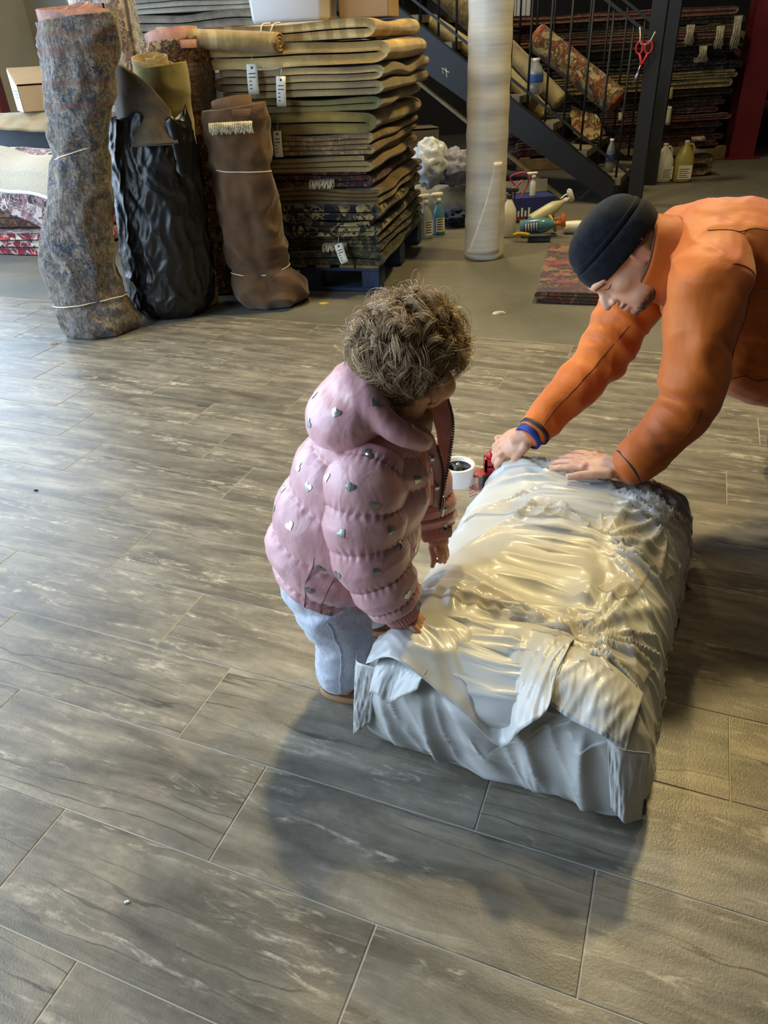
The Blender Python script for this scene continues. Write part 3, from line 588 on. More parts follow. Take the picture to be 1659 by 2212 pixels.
    for ci_ in range(3400):
        zz=1-2*(ci_+.5)/3400; ph_=ci_*2.399963; q=nv(np.array([math.sqrt(1-zz*zz)*math.cos(ph_),math.sqrt(1-zz*zz)*math.sin(ph_),zz])+rs.normal(size=3)*.02)
        if not covered(q): continue
        n0=nv(q/SR); root=q*SR*1.0; fl=pn(np.array([q*3.0]))[0]; tang=np.array([-.35+1.1*fl,.9*pn(np.array([q*3.0+9]))[0],-.8]); tang=nv(tang-n0*(tang@n0)); tt=np.linspace(0,1,9); l2=rs.uniform(.025,.042); bn=np.cross(n0,tang)
        P=root+n0*(.003+.012*np.sin(tt*2.6)*rs.uniform(.6,1.2))[:,None]+tang*(l2*tt)[:,None]-n0*((l2*tt)**2/.17)[:,None]+bn*(.004*np.sin(tt*5+rs.uniform(0,6)))[:,None]; P=SC+P@R.T
        Tn,N,B=frames(P); rr=.0008*(1-.5*tt); Rg=P[:,None]+rr[:,None,None]*(np.cos(a3)[None,:,None]*N[:,None]+np.sin(a3)[None,:,None]*B[:,None]); GV.append(Rg.reshape(-1,3))
        i0=np.arange(8)[:,None]*3; jj=np.arange(3)[None]; kk=(jj+1)%3; GF.append((np.stack([i0+jj,i0+kk,i0+3+kk,i0+3+jj],-1).reshape(-1,4)+nvt)); nvt+=27; GT.append(np.repeat(np.clip(.25+.3*tt+rs.normal()*.12,0,1),3))
    cap=[]; th=np.linspace(.02,math.pi,60); aa=np.linspace(0,2*math.pi,90,endpoint=False)
    V=np.concatenate(GV); F=np.concatenate(GF); tone=np.concatenate(GT)
    ho=mk('hair',L(V),F,hairm,T); vcol(ho,'tone',np.stack([tone]*3,1)); ho['label']='light brown curly hair'
    # soft under layer of hair, toned darker to paint shaded depth between curls
    D=np.stack([np.sin(th)[:,None]*np.cos(aa),np.sin(th)[:,None]*np.sin(aa),np.cos(th)[:,None]*np.ones(90)],-1); rr=1.05+.03*pn(D*5)+.05*pn(D*11)
    f,l_,u=D[...,0],D[...,1],D[...,2]; lim=np.where(f>.25,.18+.25*(f-.25),np.where(f>-.15,-.30+.9*np.maximum(0,f),-.94)); rr=np.where(u>lim,rr,.93); 
    V,F=loft(L(SC+(D*rr[...,None]*SR)@R.T)); uo=mk('hair_underlayer',V,F,hairm,ho); vcol(uo,'tone',np.repeat(np.clip(.22+.25*pn(V*np.array([160,160,40]))+.1*pn(V*60),0,1)[:,None],3,1))
    return T
CHILD=toddler()
# ---------------------------------------------------------------- the man
def man():
    base=np.array([1.06,1.72,0]); T=thing('person','man in orange jacket and black beanie kneeling over the white bundle','person',tuple(base)); L=lambda V:np.asarray(V)-base
    HC=np.array([.577,1.722,.713]); ld=nv((-.10,-.955,.27)); fd=np.array((-.48,-.03,-.87)); fd=nv(fd-ld*(fd@ld)); ud=np.cross(fd,ld); 
    if ud[2]<0: ud=-ud
    R=np.stack([fd,ld,ud],1)
    def hp(f,l,u): return HC+fd*f+ld*l+ud*u
    # head slices: u, front f, back f, half width, front power
    S=np.array([(-.128,.070,.010,.022),(-.122,.092,-.005,.036),(-.112,.101,-.030,.046),(-.098,.098,-.050,.054),(-.082,.098,-.068,.060),(-.066,.097,-.078,.064),(-.05,.094,-.086,.068),(-.034,.090,-.091,.071),(-.018,.088,-.095,.073),(-.004,.095,-.098,.074),(.010,.100,-.100,.075),(.03,.092,-.092,.070),(.050,.078,-.082,.064),(.066,.060,-.066,.052),(.078,.036,-.042,.036),(.084,.012,-.018,.016)])
    S=resamp(S,48); a=np.linspace(0,2*math.pi,48,endpoint=False); rings=[]
    for u,ff,bf,w in S:
        c=(ff+bf)/2; rf=(ff-bf)/2; cs=np.cos(a); sn=np.sin(a); f=c+rf*np.sign(cs)*np.abs(cs)**.88; l=w*np.sign(sn)*np.abs(sn)**.9
        rings.append(HC+f[:,None]*fd+l[:,None]*ld+u*ud)
    parts=[loft(np.array(rings))]
    parts+=[tube([hp(.088,0,.002),hp(.100,0,-.018),hp(.113,0,-.036),hp(.117,0,-.044)],[.0075,.0085,.0110,.0115],12,roundcap=4)]
    nr=[]; an=np.linspace(0,2*math.pi,20,endpoint=False)
    for u_,ap,wd in ((.006,.101,.009),(-.010,.103,.0085),(-.022,.111,.0095),(-.034,.121,.0110),(-.043,.1285,.0118),(-.050,.124,.0118),(-.056,.108,.010)):
        nr.append([hp((ap+.070)/2+(ap-.070)/2*math.cos(x),wd*math.sin(x)*1.05,u_) for x in an])
    parts.append(loft(np.array(nr)))
    for s in (-1,1):
        parts+=[ell(hp(.102,s*.0115,-.049),(.0115,.0085,.0085),14,10,R),tube([hp(.099,s*.006,.006),hp(.095,s*.03,.009),hp(.074,s*.055,.004)],[.008,.009,.007],10,roundcap=3),ell(hp(.046,s*.040,-.036),(.038,.027,.036),16,10,R),ell(hp(.079,s*.030,-.014),(.0115,.0135,.010),14,10,R),
          ell(hp(.044,s*.034,-.085),(.040,.026,.036),14,10,R),ell(hp(-.008,s*.074,-.034),(.019,.007,.030),14,10,R)]
        er=[hp(-.012+.021*math.cos(t),s*(.080+.004*math.sin(t)),-.026+.031*math.sin(t)) for t in np.linspace(-1.7,2.8,18)]; parts.append(tube(er,.005,8,roundcap=3))
    parts+=[ell(hp(.099,0,-.0705),(.0115,.024,.0052),18,10,R),ell(hp(.097,0,-.0855),(.0125,.021,.0065),18,10,R),ell(hp(.090,0,-.108),(.016,.018,.014),14,10,R)]
    parts.append(tube(resamp([tuple(hp(-.035,0,-.02)),tuple(hp(-.045,0,-.09)),(.735,1.725,.675)],10),np.linspace(.062,.070,10),20))
    tors=resamp([(.72,1.725,.665),(.82,1.725,.655),(1.0,1.725,.58),(1.2,1.725,.46),(1.33,1.725,.37)],14); parts.append(tube(tors,[.07,.12,.125,.125,.125,.122,.12,.12,.12,.12,.12,.125,.13,.12],20,roundcap=4))
    parts.append(tube(resamp([(.74,1.58,.67),(.715,1.52,.53),(.712,1.488,.43)],8),np.linspace(.052,.044,8),12,roundcap=3)); parts.append(tube(resamp([(.712,1.488,.43),(.67,1.465,.36),(.575,1.452,.292)],8),np.linspace(.044,.028,8),12,roundcap=3))
    parts.append(tube(resamp([(.74,1.87,.66),(.66,1.84,.53),(.60,1.795,.43)],8),np.linspace(.052,.044,8),12,roundcap=3)); parts.append(tube(resamp([(.60,1.795,.43),(.50,1.71,.36),(.385,1.632,.298)],8),np.linspace(.044,.026,8),12,roundcap=3))
    for s in (-1,1):
        parts.append(tube(resamp([(1.40,1.725+s*.09,.36),(1.32,1.725+s*.13,.22),(1.235,1.725+s*.155,.095)],8),np.linspace(.085,.055,8),14,roundcap=3)); parts.append(tube(resamp([(1.235,1.725+s*.155,.09),(1.40,1.725+s*.13,.065),(1.54,1.725+s*.11,.06)],8),np.linspace(.054,.035,8),12,roundcap=3))
    nails=[]
    def hand(w,d,up,tilt,spec,thumb,palmr=(.050,.042,.017),pl=.088):
        d=nv(d); up=nv(np.asarray(up)-d*(np.asarray(up)@d)); sd=np.cross(up,d); w=np.asarray(w,float); Rm=np.stack([d,sd,up],1)
        parts.append(ell(w+d*.050,palmr,20,12,Rm)); parts.append(tube([w-d*.02,w+d*.02,w+d*.05],[.027,.027,.028],14)); parts.append(ell(w+d*.035+sd*.022*np.sign(thumb[0])+up*-.004,(.034,.019,.015),16,10,Rm))
        for lat,ad,ln,rr,bn in spec:
            b=w+d*(pl-.12*abs(lat)*.6)+sd*lat; dd=d*math.cos(ad)+sd*math.sin(ad); t_,e,ed=digit(b-dd*.012,dd,up,(.012+.040*ln,.026*ln,.022*ln),bn,.0098*rr,.0078*rr); parts.append(t_); parts.append(ell(b+up*.004,(.013,.010,.010)))
            nails.append((e,nv(ed),up,.0055*rr))
        lat,ad,ln,bn=thumb; b=w+d*.022+sd*lat; dd=d*math.cos(ad)+sd*math.sin(ad); t_,e,ed=digit(b,dd,up,(.038*ln,.030*ln,.024*ln),bn,.0125,.0088); parts.append(t_); nails.append((e,nv(ed),up,.006))
    # near hand spread flat on the film, far hand round the grip of the tape gun
    hand((.566,1.452,.286),(-.74,.66,-.12),(-.05,-.10,1),0,[(.028,.16,.96,.95,(.06,.10,.08)),(.009,.05,1.05,1,(.06,.12,.10)),(-.011,-.04,1.0,1,(.06,.12,.10)),(-.030,-.16,.86,.92,(.06,.12,.1))],(.034,.42,1.0,(-.02,.10,.05)))
    hand((.382,1.630,.296),(-.80,.22,-.50),(-.45,-.35,.85),0,[(.026,.05,.95,.95,(.55,1.0,.7)),(.009,.0,1.0,1,(.5,1.0,.7)),(-.010,.0,.96,1,(.5,1.0,.7)),(-.028,-.05,.82,.9,(.5,1.0,.7))],(.030,.35,.9,(.3,.3,.3)))
    V,F=remesh(parts,.0033,4)
    q=(V-HC)@R; hm=(np.linalg.norm(q,axis=1)<.16)&(q[:,0]>-.06); fine=((np.abs(q[:,1])<.027)&(q[:,0]>.088)&(q[:,2]<-.02))|(np.abs(q[:,1])>.074); w=(hm&~fine).astype(float)*.6
    Fq=np.array([f if len(f)==4 else (f[0],f[1],f[2],f[2]) for f in F]); E_=np.concatenate([Fq[:,[0,1]],Fq[:,[1,2]],Fq[:,[2,3]],Fq[:,[3,0]]]); E_=E_[E_[:,0]!=E_[:,1]]; dg=np.bincount(E_[:,0],minlength=len(V))+np.bincount(E_[:,1],minlength=len(V))
    for _ in range(16):
        A=np.zeros_like(V); np.add.at(A,E_[:,0],V[E_[:,1]]); np.add.at(A,E_[:,1],V[E_[:,0]]); V=V+(A/dg[:,None]-V)*w[:,None]
    VB,FB=V,F; b=mk('body',L(V),F,MT['skin'],T); q=(V-HC)@R; f,l,u=q[:,0],q[:,1],q[:,2]; tone=np.zeros((len(V),3)); hd=np.linalg.norm(q,axis=1)<.2
    lips=np.exp(-(((u+.0705)/.0065)**2))+np.exp(-(((u+.0865)/.008)**2)); tone[:,0]=np.where(hd&(f>.092)&(np.abs(l)<.025),.55*lips,0)+np.where(hd,.25*np.exp(-(((f-.085)/.03)**2+((np.abs(l)-.045)/.02)**2+((u+.04)/.02)**2)),0)+np.where(hd&(np.abs(l)>.074)&(f<.03)&(u<.01),.4,0)+.25*np.where(hd&(f>.108)&(u<-.03)&(u>-.06),1,0)
    beard=sst(-.085,-.118,u)*sst(.02,.06,f)*.0+np.where(hd,1,0)*(sst(-.092,-.114,u)*sst(-.05,.03,f)*.95+.28*sst(-.06,-.10,u)*sst(.03,.06,f+.3*np.abs(l)*0)*sst(.1,.07,f)+.30*sst(-.05,-.06,u)*sst(-.068,-.062,u)*sst(.09,.1,f))
    beard*=1+.5*pn(V*160); mouth=np.where(hd&(f>.088)&(np.abs(l)<.022),.9*np.exp(-(((u+.0775)/.0022)**2)),0); nost=np.where(hd,.9*np.exp(-(((f-.106)/.006)**2+((np.abs(l)-.010)/.0045)**2+((u+.0565)/.003)**2)),0); hairs=np.where(hd&(f<-.02)&(u<.0)&(u>-.12),.55,0)
    tone[:,1]=np.clip(beard,0,1)+mouth+nost+hairs*(.7+.5*pn(V*200)); tone[:,0]+=np.where(~hd&(V[:,2]<.34)&(V[:,0]<.6),.16*(1+pn(V*60)),0); vcol(b,'tone',np.clip(tone,0,1))
    nm=plain('finger_nail',h('dcb3a2'),.3)
    for e,d,upv,r in nails:
        sd=np.cross(upv,d); Rm=np.stack([d,sd,np.cross(d,sd)],1); V,F=ell(e-d*.001+np.cross(d,sd)*.0062,(.0068,r,.0016),12,8,Rm); mk('fingernail',L(V),F,nm,b)
    bvb=bvh_of(VB,FB); brow=plain('dark_brow_hair',h('2d231d'),.8,0,.2,200,.4)
    for s in (-1,1):
        V,F=snap_line(bvb,[tuple(hp(.1045,s*.014,-.004)),tuple(hp(.1005,s*.030,-.002)),tuple(hp(.083,s*.050,-.005))],.0021,.0,16); mk('eyebrow',L(V),F,brow,b)
        V,F=snap_line(bvb,[tuple(hp(.092,s*.020,-.018)),tuple(hp(.090,s*.034,-.0205)),tuple(hp(.076,s*.048,-.017))],.0011,.0003,16); mk('eyelashes',L(V),F,brow,b)
    # ---- beanie
    t=NT('black_fleece'); c=t.coord(); flc=t.fin(t.ramp(t.noise(c,60,4),[(.3,h('0d0f14')),(.7,h('1a1e26'))]),.95,t.bump(t.noise(c,300,3,.7),.5,.002),0,.1,.08)
    ha=nv(fd*-.16+ud*.985); hf=nv(fd*.985+ud*.16); hc=hp(-.004,0,-.014)
    def hat(prof,name,parent,n=64,seed=0):
        a=np.linspace(0,2*math.pi,n,endpoint=False); rings=[]
        for z,rf,rl in prof: 
            w=1+.012*pn(np.stack([np.cos(a)*2,np.sin(a)*2,0*a+z*30+seed],-1)); rings.append(hc+ha*z*.93+((np.cos(a)*rf*.955*w)[:,None]*hf+(np.sin(a)*rl*.955*w)[:,None]*ld))
        V,F=loft(np.array(rings)); return mk(name,L(V),F,flc,parent)
    B=hat(resamp([(.01,.098,.080),(.042,.103,.085),(.068,.104,.086),(.092,.096,.080),(.112,.077,.066),(.126,.048,.044),(.131,.020,.02),(.132,.003,.003)],34),'beanie',T)
    hat(resamp([(.004,.098,.080),(-.002,.106,.088),(.006,.112,.093),(.026,.115,.095),(.046,.1135,.094),(.054,.108,.089),(.050,.102,.084)],24),'beanie_cuff',B,seed=4)
    hat(resamp([(.054,.104,.0855),(.058,.1075,.0885),(.064,.108,.0892),(.069,.1068,.088),(.069,.103,.084)],10),'beanie_fold',B,seed=9)
    # ---- jacket
    P=[tube(resamp([(.70,1.725,.672),(.76,1.725,.668),(.84,1.725,.650),(.95,1.725,.60),(1.08,1.725,.53),(1.20,1.725,.46)],18),np.array([.085,.118,.14,.152,.160,.166,.171,.175,.178,.18,.182,.184,.186,.188,.188,.187,.185,.183])*.94,32,sq=1.0)]
    P.append(tube([(.735,1.56,.675),(.76,1.64,.70),(.76,1.725,.71),(.755,1.81,.70),(.735,1.89,.665)],[.078,.086,.088,.086,.075],20,roundcap=5)); P.append(ell((.86,1.725,.70),(.16,.16,.10),24,14,np.array([[.93,0,.37],[0,1,0],[-.37,0,.93]])))
    P.append(tube(resamp([(.735,1.575,.675),(.720,1.540,.60),(.710,1.510,.52),(.712,1.490,.44)],14),np.linspace(.084,.066,14),24,roundcap=4)); P.append(tube(resamp([(.712,1.49,.44),(.675,1.477,.385),(.63,1.464,.338),(.585,1.454,.298)],14),np.linspace(.066,.046,14),24,roundcap=2))
    P.append(tube(resamp([(.735,1.88,.665),(.69,1.86,.58),(.64,1.825,.50),(.600,1.792,.435)],14),np.linspace(.082,.066,14),24,roundcap=4)); P.append(tube(resamp([(.600,1.792,.435),(.54,1.745,.395),(.46,1.685,.345),(.397,1.638,.305)],14),np.linspace(.066,.042,14),24,roundcap=2))
    # hanging front hem
    P.append(tube(resamp([(.83,1.66,.50),(.92,1.66,.46),(1.02,1.67,.42)],8),[.07,.09,.10,.10,.10,.10,.10,.10],20,roundcap=4,sq=1.0))
    V,F=remesh(P,.0050,8); N=normals(V,F)
    def folds(V,o,d,amp,per,rad,sd):
        q=V-np.asarray(o); s=q@nv(d); r2=np.sum(q*q,1); return amp*np.sin(s/per*6.283+2.2*pn(V*9+sd))*np.exp(-r2/rad**2)
    W=.006*pn(V*np.array([9,9,9]))+.0045*ridge(np.stack([(V[:,0]*.6+V[:,2]*.8)*13,(V[:,0]*.8-V[:,2]*.6)*4.5,V[:,1]*7],-1)+3)**1.3+.003*ridge(np.stack([(V[:,0]*.8-V[:,2]*.5)*14,(V[:,0]*.6+V[:,2]*.8)*5,V[:,1]*6],-1)+11)**1.5
    W=W+folds(V,(.60,1.77,.45),(.35,.2,.9),.006,.075,.09,1)+folds(V,(.665,1.45,.47),(.15,.1,.98),.007,.085,.08,5)+folds(V,(.66,1.81,.55),(.5,.3,.6),.007,.085,.10,8)+folds(V,(.70,1.55,.62),(.8,.1,-.5),.006,.09,.13,12)+folds(V,(.86,1.55,.52),(.6,0,.7),.006,.1,.14,19)
    W=W+.006*(ridge(np.stack([(V[:,0]+V[:,2])*9,(V[:,0]-V[:,2])*4,V[:,1]*6],-1))**1.4)*np.exp(-np.sum((V-np.array([.66,1.75,.52]))**2,1)/.06)
    V=V+N*W[:,None]
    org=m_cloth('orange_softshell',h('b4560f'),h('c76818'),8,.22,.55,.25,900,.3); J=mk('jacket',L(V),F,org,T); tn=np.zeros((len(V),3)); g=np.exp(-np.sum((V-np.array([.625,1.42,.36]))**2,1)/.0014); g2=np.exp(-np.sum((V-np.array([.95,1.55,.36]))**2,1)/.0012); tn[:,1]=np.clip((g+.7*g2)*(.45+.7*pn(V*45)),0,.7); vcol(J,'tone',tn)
    pip=plain('dark_piping',h('6e3a14'),.7); bv=bvh_of(V,F)
    for pl in ([(.605,1.40,.30),(.64,1.40,.335),(.68,1.41,.385),(.705,1.42,.44)],[(.40,1.59,.33),(.47,1.63,.40),(.54,1.69,.44),(.60,1.74,.48),(.64,1.76,.52)],[(.74,1.48,.75),(.79,1.50,.72),(.83,1.50,.65),(.82,1.48,.58),(.80,1.48,.50)],[(.72,1.60,.80),(.80,1.58,.80),(.90,1.58,.77),(1.0,1.58,.72)],[(.83,1.50,.66),(.90,1.50,.64),(1.0,1.5,.58)],[(.80,1.5,.47),(.87,1.5,.44),(.93,1.5,.38),(.97,1.52,.32)]):
        V2,F2=snap_line(bv,pl,.0013,.0,60); mk('piping',L(V2),F2,pip,J)
    navy=plain('navy_binding',h('141a28'),.6); blue=plain('blue_wristband',h('16308f'),.6)
    def ringt(c,d,r,w,mat,name,th=.004):
        d=nv(d); P=np.array([np.asarray(c)-d*w/2,np.asarray(c)+d*w/2]); _,N,B=frames(P); a=np.linspace(0,2*math.pi,40,endpoint=False); cs=[]
        for s_,rr in ((-.5,r),(-.5,r+th),(.5,r+th),(.5,r),(-.5,r)): cs.append(np.asarray(c)+d*w*s_+rr*(np.cos(a)[:,None]*N[0]+np.sin(a)[:,None]*B[0]))
        V,F=loft(np.array(cs),False); mk(name,L(V),F,mat,J)
    ringt((.578,1.453,.292),(.585-.64,1.454-1.462,.298-.335),.038,.012,navy,'cuff_binding',.010); ringt((.392,1.634,.301),(-.063,-.047,-.04),.032,.010,navy,'cuff_binding',.011); ringt((.378,1.626,.293),(-.063,-.047,-.04),.030,.022,blue,'wristband',.007)
    # stand-up collar
    n=60; a=np.linspace(-2.75,2.75,n); G=[]
    for k in range(9):
        t_=k/8.; c=np.array([.705,1.722,.680])*(1-t_)+np.array([.637,1.722,.700])*t_; r1=.100*(1-t_)+.087*t_; sl=.022*t_
        row=[c+np.array([-.020*math.cos(x)*-1*t_*.0,0,0])+np.array([0,math.sin(x)*r1,math.cos(x)*r1])+np.array([-.018*t_*(1-math.cos(x)),0,0])+.002*pn(np.array([x*2,t_*3,0.])) for x in a]; G.append(row)
    V,F=grid(np.array(G)); V,F=solid(V,F,.006); cl_=mk('collar',L(V),F,org,J); vcol(cl_,'tone',np.zeros((len(V),3))); V,F=tube(np.array(G)[-1],.0035,8); mk('collar_binding',L(V),F,pip,J)
    # ---- jeans and shoes
    P=[ell((1.33,1.725,.36),(.17,.175,.15),28,16)]
    for s in (-1,1):
        P.append(tube(resamp([(1.40,1.725+s*.09,.36),(1.32,1.725+s*.13,.22),(1.235,1.725+s*.155,.10)],12),np.linspace(.105,.078,12),20,roundcap=5)); P.append(tube(resamp([(1.235,1.725+s*.155,.09),(1.40,1.725+s*.13,.072),(1.52,1.725+s*.11,.066)],12),np.linspace(.074,.056,12),18,roundcap=3))
    V,F=remesh(P,.008,6); V=V+normals(V,F)*(.006*pn(V*11)+.005*ridge(V*9))[:,None]; V[:,2]=np.maximum(V[:,2],.002); dn=m_cloth('blue_denim',h('2c4468'),h('44618c'),12,.4,.85,.1,500,.1); mk('jeans',L(V),F,dn,T)
    bl=plain('black_shoe',h('1b1a1a'),.6)
    for s in (-1,1):
        V,F=remesh([ell((1.63,1.725+s*.10,.055),(.085,.042,.048)),ell((1.57,1.725+s*.105,.06),(.05,.044,.052)),ell((1.73,1.725+s*.10,.10),(.032,.04,.075))],.006,6); V[:,2]=np.maximum(V[:,2],.003); mk('shoe',L(V),F,bl,T)
    return T
MAN=man()
# ---------------------------------------------------------------- the tape gun
def tape_gun():
    base=np.array([.203,1.672,.170]); T=thing('tape_gun','red tape dispenser with white tape roll held at the bundle edge','tape gun',tuple(base))
    wt=plain('white_tape_roll',h('e6e4e2'),.35,0,.02); hub=MT['dkpl']; al=.10
    V,F=lathe([(.037,-.026),(.0455,-.0265),(.046,-.024),(.046,.024),(.0455,.0265),(.037,.026),(.037,-.026)],48); mk('tape_roll',V,F,wt,T)
    V,F=lathe([(.0,-.018),(.036,-.018),(.0365,.016),(.034,.017),(.033,.004),(.012,.003),(.0115,.022),(.009,.024),(.004,.024),(.004,.026),(.001,.0262)],36); H=mk('hub',V,F,hub,T)
    for k in range(3):
        a=k*2.094; V,F=box(.008,.034,-.003,.003,.0,.016); Rz=np.array(Matrix.Rotation(a,3,'Z')); mk('spoke',V@Rz.T,F,hub,H)
    V,F=lathe([(.0005,.0305),(.004,.030),(.0055,.027),(.0055,.024)],12); mk('bolt',V,F,MT['chrome'],H)
    # red side plate, frame, grip behind the bundle edge
    pl=np.array([(.030,-.022),(.052,-.034),(.095,-.012),(.112,.004),(.100,.022),(.060,.006),(.032,-.004)]); R_=[np.c_[pl,np.full(7,z)] for z in (-.004,-.001,.001)]
    V,F=loft(np.array(R_)+np.array([0,0,.004])); mk('side_plate',V,F,MT['redpl'],T,False)
    V,F=loft(np.array(R_)+np.array([0,0,-.036])); mk('side_plate',V,F,MT['redpl'],T,False)
    V,F=box(.055,.085,-.018,.004,-.036,.002,.003); mk('dark_block',V,F,hub,T)
    gp=resamp([(.088,.004,.045),(.092,.008,.02),(.100,.018,-.02),(.125,.03,-.075)],20); V,F=tube(gp,np.linspace(.014,.016,20),14,roundcap=3,sq=.8); mk('grip',V,F,MT['redpl'],T)
    V,F=join(box(.070,.076,-.014,.014,.004,.040),box(.094,.100,-.014,.014,.004,.040),box(.070,.100,-.014,-.009,.004,.040),box(.070,.100,.009,.014,.004,.040),box(.070,.100,-.014,.014,.018,.022)); mk('cage',V,F,MT['redpl'],T,False)
    for x,y in ((.045,-.026),(.088,-.006)):
        V,F=lathe([(.0006,.0105),(.003,.010),(.0045,.0075),(.0045,.005)],10,(x,y,0)); mk('bolt',V,F,MT['chrome'],T)
    cl=m_clear('clear_blade_guard',(.96,.95,.95,1),.10,.15,20); G=[]
    for k in range(8):
        t_=k/7.; G.append([(.020+.042*s+.0*t_,-.030-.006*math.sin(s*3)-.010*t_,-.008-.058*t_+.018*s) for s in np.linspace(0,1,8)])
    V,F=grid(np.array(G)); V,F=solid(V,F,.0012); gd=mk('blade_guard',V,F,cl,T)
    # red printed strokes on the guard
    st=[]
    for k in range(4):
        for q in range(3):
            x0=.026+.007*q; z0=-.026-.009*k+.018*(x0-.02)/.042; st.append(tube(resamp([(x0,-.0395-.0015*k,z0-.002),(x0+.002,-.0398-.0015*k,z0+.003),(x0+.0045,-.0395-.0015*k,z0-.001)],6),.0007,5))
    V,F=join(*st); mk('red_print',V,F,MT['redink'],gd)
    return T
GUN=tape_gun()
# ================================================================ THE STORE BEHIND
def tie(T,path,z,r=.0028,mat=None,tail=True,name='cord',tilt=0,extra=None):
    """cord wound round a roll; path gives ring points"""
    V,F=tube(np.concatenate([path,path[:2]]),r,6,caps=False); return mk(name,V,F,mat or MT['cord'],T)
def upright_roll(name,label,base,keys,mat,ends=None,spiral=None,lump=.03,fold=.02,seed=0,group=None,n=72,m=120,cat='rug roll',depth=.85,ties=(),seam=None,notch=0):
    """keys: (dx,dy,z,r). soft roll standing on end, flattened folds, spiral end on top"""
    T=thing(name,label,cat,base,0,group); K=resamp(np.array(keys,float),m); a=np.linspace(0,2*math.pi,n,endpoint=False); rings=[]
    for i in range(m):
        z=K[i,2]; D=np.stack([np.cos(a)*1.3,np.sin(a)*1.3,0*a+z*3+seed*7],-1); rr=K[i,3]*(1+lump*fbm(D,2)+fold*(ridge(np.stack([np.cos(a)*1.1+z*1.2,np.sin(a)*1.1,0*a+z*7+seed],-1))-.4))
        if notch: rr=rr*(1-notch*np.exp(-((np.angle(np.exp(1j*(a+1.45))))/.22)**2)*(1-sst(.25,.75,z)*.75))
        for tz in ties: rr=rr*(1-.07*math.exp(-((z-tz)/.02)**2))
        rings.append(np.stack([K[i,0]+np.cos(a)*rr,K[i,1]+np.sin(a)*rr*depth,0*a+z+.012*np.cos(a)*(i/m)],-1))
    rings=np.array(rings); k=6
    bot=np.array([rings[0]*[1,1,0]*1.0+0]); c=rings[0].mean(0); b0=[c+(rings[0]-c)*q+np.array([0,0,dz]) for q,dz in ((.72,0.0),(.93,.006))]
    rings[0,:,2]=np.maximum(rings[0,:,2],.012); b0=[np.c_[b[:,:2],np.full(n,zz)] for b,zz in zip(b0,(.0,.004))]
    V,F=loft(np.concatenate([b0,rings])); bd=mk('rolled_rug',V,F,mat,T)
    # spiral of wound layers standing proud of the top
    ct=rings[-1].mean(0); rt_=K[-1,3]; turns=spiral or 3.0; th=np.linspace(0,turns*2*math.pi,int(60*turns)); rad=rt_*(1.0-.80*th/th[-1]); up=.012+.030*np.sin(th*.37+seed)
    sp=np.stack([ct[0]+np.cos(th+seed)*rad,ct[1]+np.sin(th+seed)*rad*depth,ct[2]+0*th+.012*np.cos(th)],-1); t_=.0055
    out=np.stack([np.cos(th+seed),np.sin(th+seed),0*th],-1)
    G=np.array([sp-out*t_+[0,0,-.05],sp-out*t_+np.stack([0*th,0*th,up],-1),sp+out*t_+np.stack([0*th,0*th,up],-1),sp+out*t_+[0,0,-.05]])
    V,F=grid(G); mk('wound_edge',V,F,ends or mat,T)
    for tz in ties:
        i=int(np.argmin(np.abs(K[:,2]-tz))); tie(T,rings[i]*1.0+((rings[i]-rings[i].mean(0))*.035)+np.stack([0*a,0*a,.02*np.sin(a+seed+tz*9)],-1),tz)
    return T,rings
MT['rug_blue']=m_rug('faded_blue_rug',h('36404f'),h('6d6458'),h('83796a'),h('6d4f49'),40,.45,0,.95,.55,(.70,.76,.84,.88))
MT['rug_edge']=m_pile('pink_rug_back',h('8a5f55'),h('b08577'),20)
MT['rug_pink']=m_rug('mauve_rug',h('8b7a6c'),h('7a6a5e'),h('c1b3a6'),h('5e4a4a'),16,.3)
MT['rug_brownor']=m_rug('brown_oriental_rug',h('5a3122'),h('453022'),h('a38a5a'),h('7d4a32'),34,.2)
MT['rug_olive']=m_pile('olive_rug',h('6a6038'),h('8d8352'),4,.95,0,'X',.2,h('96604a'))
MT['olive_edge']=m_pile('olive_rug_back',h('6f5f3e'),h('978359'),10)
MT['brown']=m_pile('brown_rug_back',h('46321f'),h('644a33'),6)
t=NT('black_plastic_bag'); c=t.coord(); f=t.noise(c,6,2,.5,1.0); rid=t.math('ABSOLUTE',t.math('SUBTRACT',f,.5)); MT['bag']=t.fin(h('040506'),.36,t.bump(t.noise(c,18,3,.5,.8),.15,.006,t.bump(rid,.35,.03)),0,.55)
R1,_=upright_roll('rug_roll','tall faded blue floral rug roll tied twice with white cord',(-1.38,3.57,0),[(.02,0,.0,.165),(.03,0,.05,.185),(.02,0,.10,.182),(.005,0,.17,.172),(-.005,0,.27,.165),(.0,0,.36,.165),(.03,0,.48,.156),(.085,0,.63,.138),(.125,.01,.79,.124),(.145,.01,.89,.128),(.20,.03,1.06,.156),(.225,.04,1.22,.166),(.23,.05,1.285,.160)],MT['rug_blue'],MT['rug_edge'],3.6,.07,.13,1,ties=(.155,.80))
R2,_=upright_roll('rug_roll','mauve floral rug roll standing behind the blue one',(-1.25,4.42,0),[(-.02,0,.0,.15),(-.02,0,.5,.155),(-.02,0,1.0,.157),(-.01,0,1.5,.16)],MT['rug_pink'],MT['fringe'],2.5,.02,.02,3,n=48,m=60)
fr=[]
for k in range(60):
    z=1.50-.4*k/60.; x=.145+.008*math.sin(k*3.1); fr.append(tube([(x,-.06,z),(x+.018,-.075,z-.012),(x+.024+.006*math.sin(k*7),-.08,z-.03)],.0025,4))
V,F=join(*fr); mk('fringe',V,F,MT['fringe'],R2)
